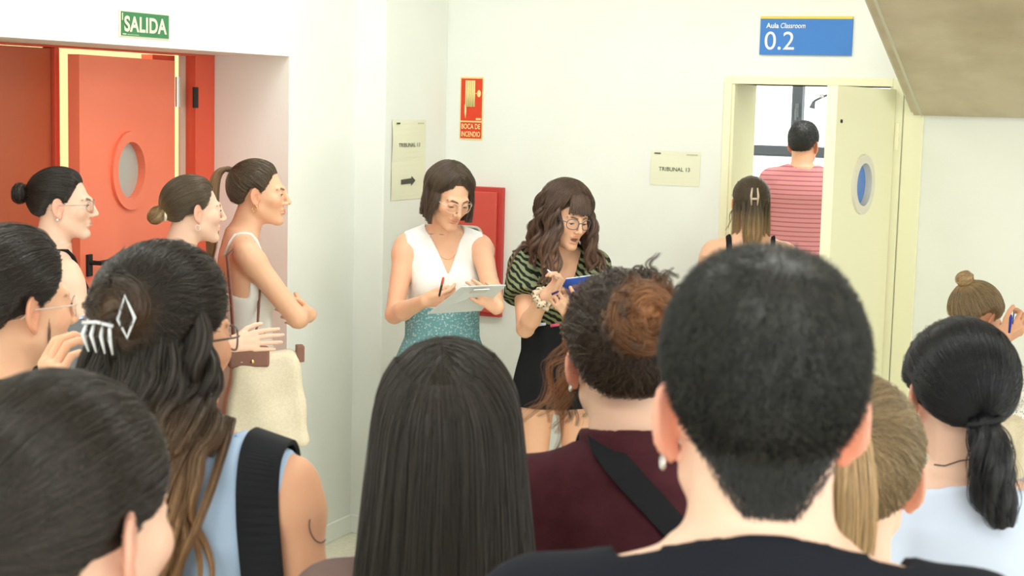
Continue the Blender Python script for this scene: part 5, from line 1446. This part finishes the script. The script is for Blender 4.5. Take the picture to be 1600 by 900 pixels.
MB().tube([d_ * .6, d_ * .95, d_], [.0048, .0048, .003], 8).build('cap', mat('pen_red', srgb(214, 86, 62), .4), pn, smooth=True)

p = Person('speaking woman with curly brown hair in a zebra print top', (884, 339), 6.3, 146, 166, pitch=13, roll=-4, skin=SKIN_A, H=dict(face=1, gaze=30, eye=.0032, eyez=-.003, mouth=.0105, ears=0), fwd=.035, detail=.003, body_h=.009,
           arms={'R': dict(w=(852, 463, 6.04), px=1, hint=(.15, -.4, -1), hand=dict(y=(.62, -.15, .72), t=(.55, -.75, -.1), curl=(1.1, 1.05, .95, .7), thumb=(.3, .95, -.3))),
                 'L': dict(w=(893, 494, 6.02), px=1, hint=(-.7, -.1, -1), hand=dict(y=(-.55, -.2, .75), t=(.5, -.1, .75), curl=(1.0, 1.0, .95, .85)))})
p.build_body(); k = p.s
p.top('zebra_top', c_zebra, hem=1.095, t=.014, sleeve=.52, collar=.085, loose=.030, sleeve_loose=.030, vneck=(1.23, .40), h=.007, wrinkle=.005)
sk3 = [(p.zz(.785), .192*k, .150*k, -.012), (p.zz(.86), .190*k, .145*k, -.012), (p.zz(.95), .172*k, .125*k, -.008), (p.zz(1.02), .156*k, .116*k, 0), (p.zz(1.145), .158*k, .122*k, 0)]
p.cloth('black_skirt', lambda q: loft(q, sk3, .004, lambda th, z: .004 * np.sin(th * 9)), c_black, .009, lo=(-.4, -.4, .5), hi=(.4, .4, p.zz(1.18)))
hr = Hair(131, lambda n: (.026 + .008 * np.clip(n[:, 2], 0, 1)).astype(f32), strand_r=.0006, hl=.0); hr.person = p; parted(hr, 2000, px=.0, lo=-.1, sway=.10, azr=(.5, 3.14))
fall(p, hr, [s_ * a for a in np.linspace(1.0, 3.1, 19) for s_ in (-1, 1)], lambda az: .25 if abs(az) > 1.3 else .30, (.010, .015, .015, .012, .005), out=.040, n=48, leave=.05, wave=.012, freq=2.6, jit=.012, shift=lambda az: (0, .02 if abs(az) < 1.6 else -.02, 0), fray=.4)
fall(p, hr, [s_ * a for a in (1.0, 1.12, 1.25, 1.4) for s_ in (-1, 1)], .31, (.008, .012, .013, .010, .004), out=.035, n=40, leave=.15, wave=.013, freq=2.8, jit=.012, fray=.4)
for x in np.linspace(-.045, .045, 15):               # fringe over the forehead
    d0 = unit([x * 8, .62, .75]); a0 = hr.surf(d0[None].astype(f32), A3(-.004))[0].astype(float)
    hr.lock([a0, np.array([x * 1.05, .098 - x * x * 8, .060]), np.array([x * 1.15, .102 - x * x * 9, .036 + hr.rng.uniform(-.004, .004)])], (.008, .0075, .003), 30, flat=.7)
p.hair(hr, *H_chest, tip=lambda q: np.clip((-q[:, 2] - .0) / .15, 0, 1)); p.glasses(m_greyrim, r=.0016, w=.024, hgt=.020)
# scrunchie, folder, pens
S_, E, W_ = p.arm['R']; ax = (W_ - E) / np.linalg.norm(W_ - E); c_ = W_ - ax * .012
u1 = np.cross(ax, [0, 0, 1.]); u1 /= np.linalg.norm(u1); u2 = np.cross(ax, u1)
sc = MB()
pts = [tuple(c_ + u1 * (.034 * math.cos(a) * (1 + .12 * math.sin(a * 9))) + u2 * (.034 * math.sin(a) * (1 + .12 * math.sin(a * 9))) + ax * (.008 * math.sin(a * 7))) for a in np.linspace(0, 6.283, 56)[:-1]]
sc.tube(pts, [.013 + .003 * math.sin(i * 1.9) for i in range(55)], 8, True).build('scrunchie', mat('leopard_satin', srgb(206, 186, 156), .5, build=floral(srgb(218, 200, 174), srgb(120, 88, 62), 70)), p.root, smooth=True)
q4 = [P(868, 466, 6.10), P(936, 470, 6.06), P(950, 428, 5.96), P(884, 437, 6.02)]
o0 = sum(q4, Vector()) / 4; bf = empty('folder', Matrix.Translation(o0)); tag(bf, 'bright blue folder in the hands of the speaking woman', 'folder')
rel = [v - o0 for v in q4]; nrm_ = (rel[1] - rel[0]).cross(rel[3] - rel[0]).normalized(); sgn = 1 if nrm_.y > 0 else -1
slab('cover', rel, .004 * sgn, mat('folder_blue', srgb(48, 92, 190), .4, .4), bf); slab('sheets', [v * .985 for v in rel], .005 * sgn, mat('sheet_white', (0, 0, 0)), bf, .0045 * sgn)
a_, b_ = P(877, 441, 5.98), P(855, 421, 6.0); d_ = b_ - a_
pn = empty('pen', Matrix.Translation(a_)); tag(pn, 'thin white pen in the raised hand of the speaking woman', 'pen')
MB().tube([(0, 0, 0), d_ * .9, d_], [.0035, .0035, .0012], 8).build('barrel', mat('pen_white', srgb(226, 228, 230), .4), pn, smooth=True)
a_, b_ = P(862, 460, 5.95), P(873, 455, 5.95); d_ = b_ - a_
pn = empty('pen', Matrix.Translation(a_)); tag(pn, 'dark violet pen stub between the fingers holding the blue folder', 'pen')
MB().tube([(0, 0, 0), d_ * .8, d_], [.0045, .0045, .003], 8).build('barrel', mat('pen_violet', srgb(58, 38, 96), .4), pn, smooth=True)
for u, v, cc, nm, lb in ((846, 507, srgb(196, 200, 220), 'lilac', 'lilac marker tucked into the zebra top at the waist'), (867, 508, srgb(224, 96, 122), 'pink', 'pink marker tucked into the zebra top at the waist')):
    r_ = trace(p, u, v, lambda q: p.torso(q, .044))
    if r_ is not None:
        w0 = p.M @ Vector(r_[0])
        mk = empty('marker', Matrix.Translation(w0)); tag(mk, lb, 'marker'); MB().tube([(-.018, 0, -.003), (.012, 0, .002), (.018, 0, .003)], [.006, .006, .004], 8).build('barrel', mat('marker_' + nm, cc, .4), mk, smooth=True)

# --- at the classroom doorway
p = Person('young man in a pink striped polo shirt inside the classroom', (1256, 228), 9.6, 30, 12, male=1, sh=.94, ns=.02, skin=SKIN_C, H=dict(face=1, eyes=0), detail=.005, body_h=.012,
           arms={'L': dict(w=(1226, 366, 9.80), px=1, hint=(-.8, -.6, -.6)), 'R': dict(w=(1300, 300, 9.95), px=1, hint=(.6, -.3, -1))})
p.build_body(); p.top('polo_shirt', c_polo, hem=.93, t=.016, sleeve=.62, collar=.076, loose=.03, sleeve_loose=.02); p.trousers(c_denim, waist=1.0)
hr = Hair(141, th_man, strand_r=.001); N = 2500; r = hr.roots(N); e = unit(r + hr.rng.normal(0, .2, (N, 3))).astype(f32)
X = np.stack([hr.surf(unit(r * (1 - t) + e * t).astype(f32), np.full(N, -.003 + .006 * t, f32)) for t in np.linspace(0, 1, 5)], 1); hr.add(X); p.hair(hr, *H_man, h=.007)

p = Person('woman with half-up brown hair in a clip at the classroom doorway', (1173, 318), 6.75, 2, 4, skin=SKIN_A, hs=.90, H=dict(face=0), detail=.005, body_h=.012)
p.build_body(); p.tank('black_tank_top', c_black, strap_x=.085, strap=.014, back=1.22); p.trousers(c_jeans)
hr = Hair(151, .012, strand_r=.0007); tie = (0, -.95, .05); pulled(hr, tie, 2000, sway=.03)
q0 = hr.surf(unit(tie)[None].astype(f32), A3(.004))[0].astype(float)
tail(hr, [q0 + (0, .01, .02), q0 + (0, -.012, -.02), q0 + (0, -.014, -.09), q0 + (0, -.008, -.17), q0 + (0, -.006, -.24)], (.02, .028, .042, .044, .02), 420, sub=9)
fall(p, hr, [s_ * a for a in (1.5, 1.7, 2.0, 2.3, 2.6) for s_ in (-1, 1)], .21, (.008, .010, .010, .004), leave=-.1, out=.004, n=30)
fall(p, hr, [1.35, -1.35, 1.25, -1.25], .15, (.003, .003, .002), leave=-.1, out=.03, n=10, tube=False, wave=.004)
p.hair(hr, *H_light, tip=lambda q: np.clip((-q[:, 2] - .02) / .1, 0, 1))
clip = bpy.data.objects.new('claw_clip', None); COL.objects.link(clip); clip.parent = p.root
m_beige = mat('beige_plastic', srgb(206, 186, 160), .35, .5)
for sg in (-1, 1):
    MB().tube([tuple(p.hp((q0 + np.array(v)).astype(f32))) for v in ((sg*.012, -.02, .045), (sg*.016, -.03, .01), (sg*.013, -.028, -.035))], [.003, .005, .003], 8).build('prong', m_beige, clip, smooth=True)
MB().tube([tuple(p.hp((q0 + np.array(v)).astype(f32))) for v in ((-.016, -.03, -.005), (.016, -.03, -.005))], .005, 8).build('spring', m_beige, clip, smooth=True)

# --- seated woman at the right edge, writing
p = Person('seated woman with blond bun and dotted white top writing at right', (1524, 497), 5.6, 62, 80, pitch=28, skin=SKIN_C, H=dict(face=1, eyes=0), fwd=-.13, legs='sit', bodyscale=1.0, detail=.004,
           arms={'R': dict(w=(1566, 528, 5.45), px=1, hint=(.3, -.3, -1), hand=dict(y=(.75, .1, .5), t=(.0, -.3, 1), curl=.8)), 'L': dict(w=(1612, 600, 5.5), px=1, hint=(-.5, -.2, -1))})
p.build_body(); p.top('dotted_top', c_dotted, hem=.93, t=.012, sleeve=.4, collar=.085); p.trousers(c_denim, waist=.98)
hr = Hair(161, .010, strand_r=.0006); tie = (-.1, -.78, .60); pulled(hr, tie, 2000, sway=.03)
bc4 = hr.surf(unit(tie)[None].astype(f32), A3(.020))[0]; hr.bun(bc4, tie, .016, .016, 200, fuzz=.1)
p.hair(hr, *H_blond, tip=lambda q: np.clip(1.5 - vlen(q - bc4) / .045, 0, 1) * 1.0)
a_, b_ = P(1577, 520, 5.40), P(1580, 492, 5.38); d_ = b_ - a_
pn = empty('pen', Matrix.Translation(a_)); tag(pn, 'blue pen in the hand of the seated woman', 'pen')
MB().tube([(0, 0, 0), d_ * .85, d_], [.004, .006, .003], 8).build('barrel', mat('pen_blue', srgb(44, 60, 150), .4), pn, smooth=True)
MB().tube([d_ * .5 + Vector((.007, -.004, 0)), d_ * 1.15 + Vector((.007, -.004, 0))], .002, 6).build('clip', mat('pen_blue', (0, 0, 0)), pn)
# chair
zs = p.zz(.86) - .11
ch = empty('chair', p.M); tag(ch, 'dark plastic chair under the seated woman at right', 'chair')
MB().box((-.22, -.16, zs - .035), (.22, .27, zs)).build('seat', c_black, ch, bevel=.012)
MB().box((-.20, -.235, zs + .12), (.20, -.205, zs + .27)).build('backrest', c_black, ch, bevel=.012)
for sx in (-.19, .19):
    MB().tube([(sx, -.15, 0), (sx, -.17, zs), (sx, -.20, zs + .25)], .012, 8).build('leg', m_metal, ch, smooth=True)
    MB().tube([(sx, .24, 0), (sx, .22, zs - .03)], .012, 8).build('leg', m_metal, ch, smooth=True)
# tote on her lap with white cords
c_ = p.Minv @ P(1600, 668, 5.15); kz = p.zz(.86) + .075
c_.z = kz + .13
tb = empty('tote_bag', p.M @ Matrix.Translation((c_.x, c_.y, kz))); tag(tb, 'cream drawstring tote bag on the lap of the seated woman', 'bag'); tb.scale = (1.2, 1.2, 1.45)
def bagf2(q):
    z = q[:, 2] - .13; dx = np.abs(q[:, 0]) - .10 ; dy = np.abs(q[:, 1]) - .05 * (1 - .5 * np.clip(z / .13, -1, 1)); dz = np.abs(z) - .10
    return (np.sqrt(np.maximum(dx, 0) ** 2 + np.maximum(dy, 0) ** 2 + np.maximum(dz, 0) ** 2) - .03 + .005 * np.sin(q[:, 0] * 50 + q[:, 2] * 20)).astype(f32)
V, Q = surfnet(bagf2, (-.2, -.16, -.04), (.2, .16, .32), .008); link('bag_body', mesh_np('bag_body', V, Q), tb, c_canvas)
for i in range(2):
    MB().tube([(-.09 + .02 * i, -.07, .22), (-.14, -.09 - .01 * i, .16), (-.15 + .03 * i, -.10, .07), (-.08, -.11, .03 + .03 * i), (-.02 + .05 * i, -.10, -.01)], .005, 8).build('cord', c_white, tb, smooth=True)
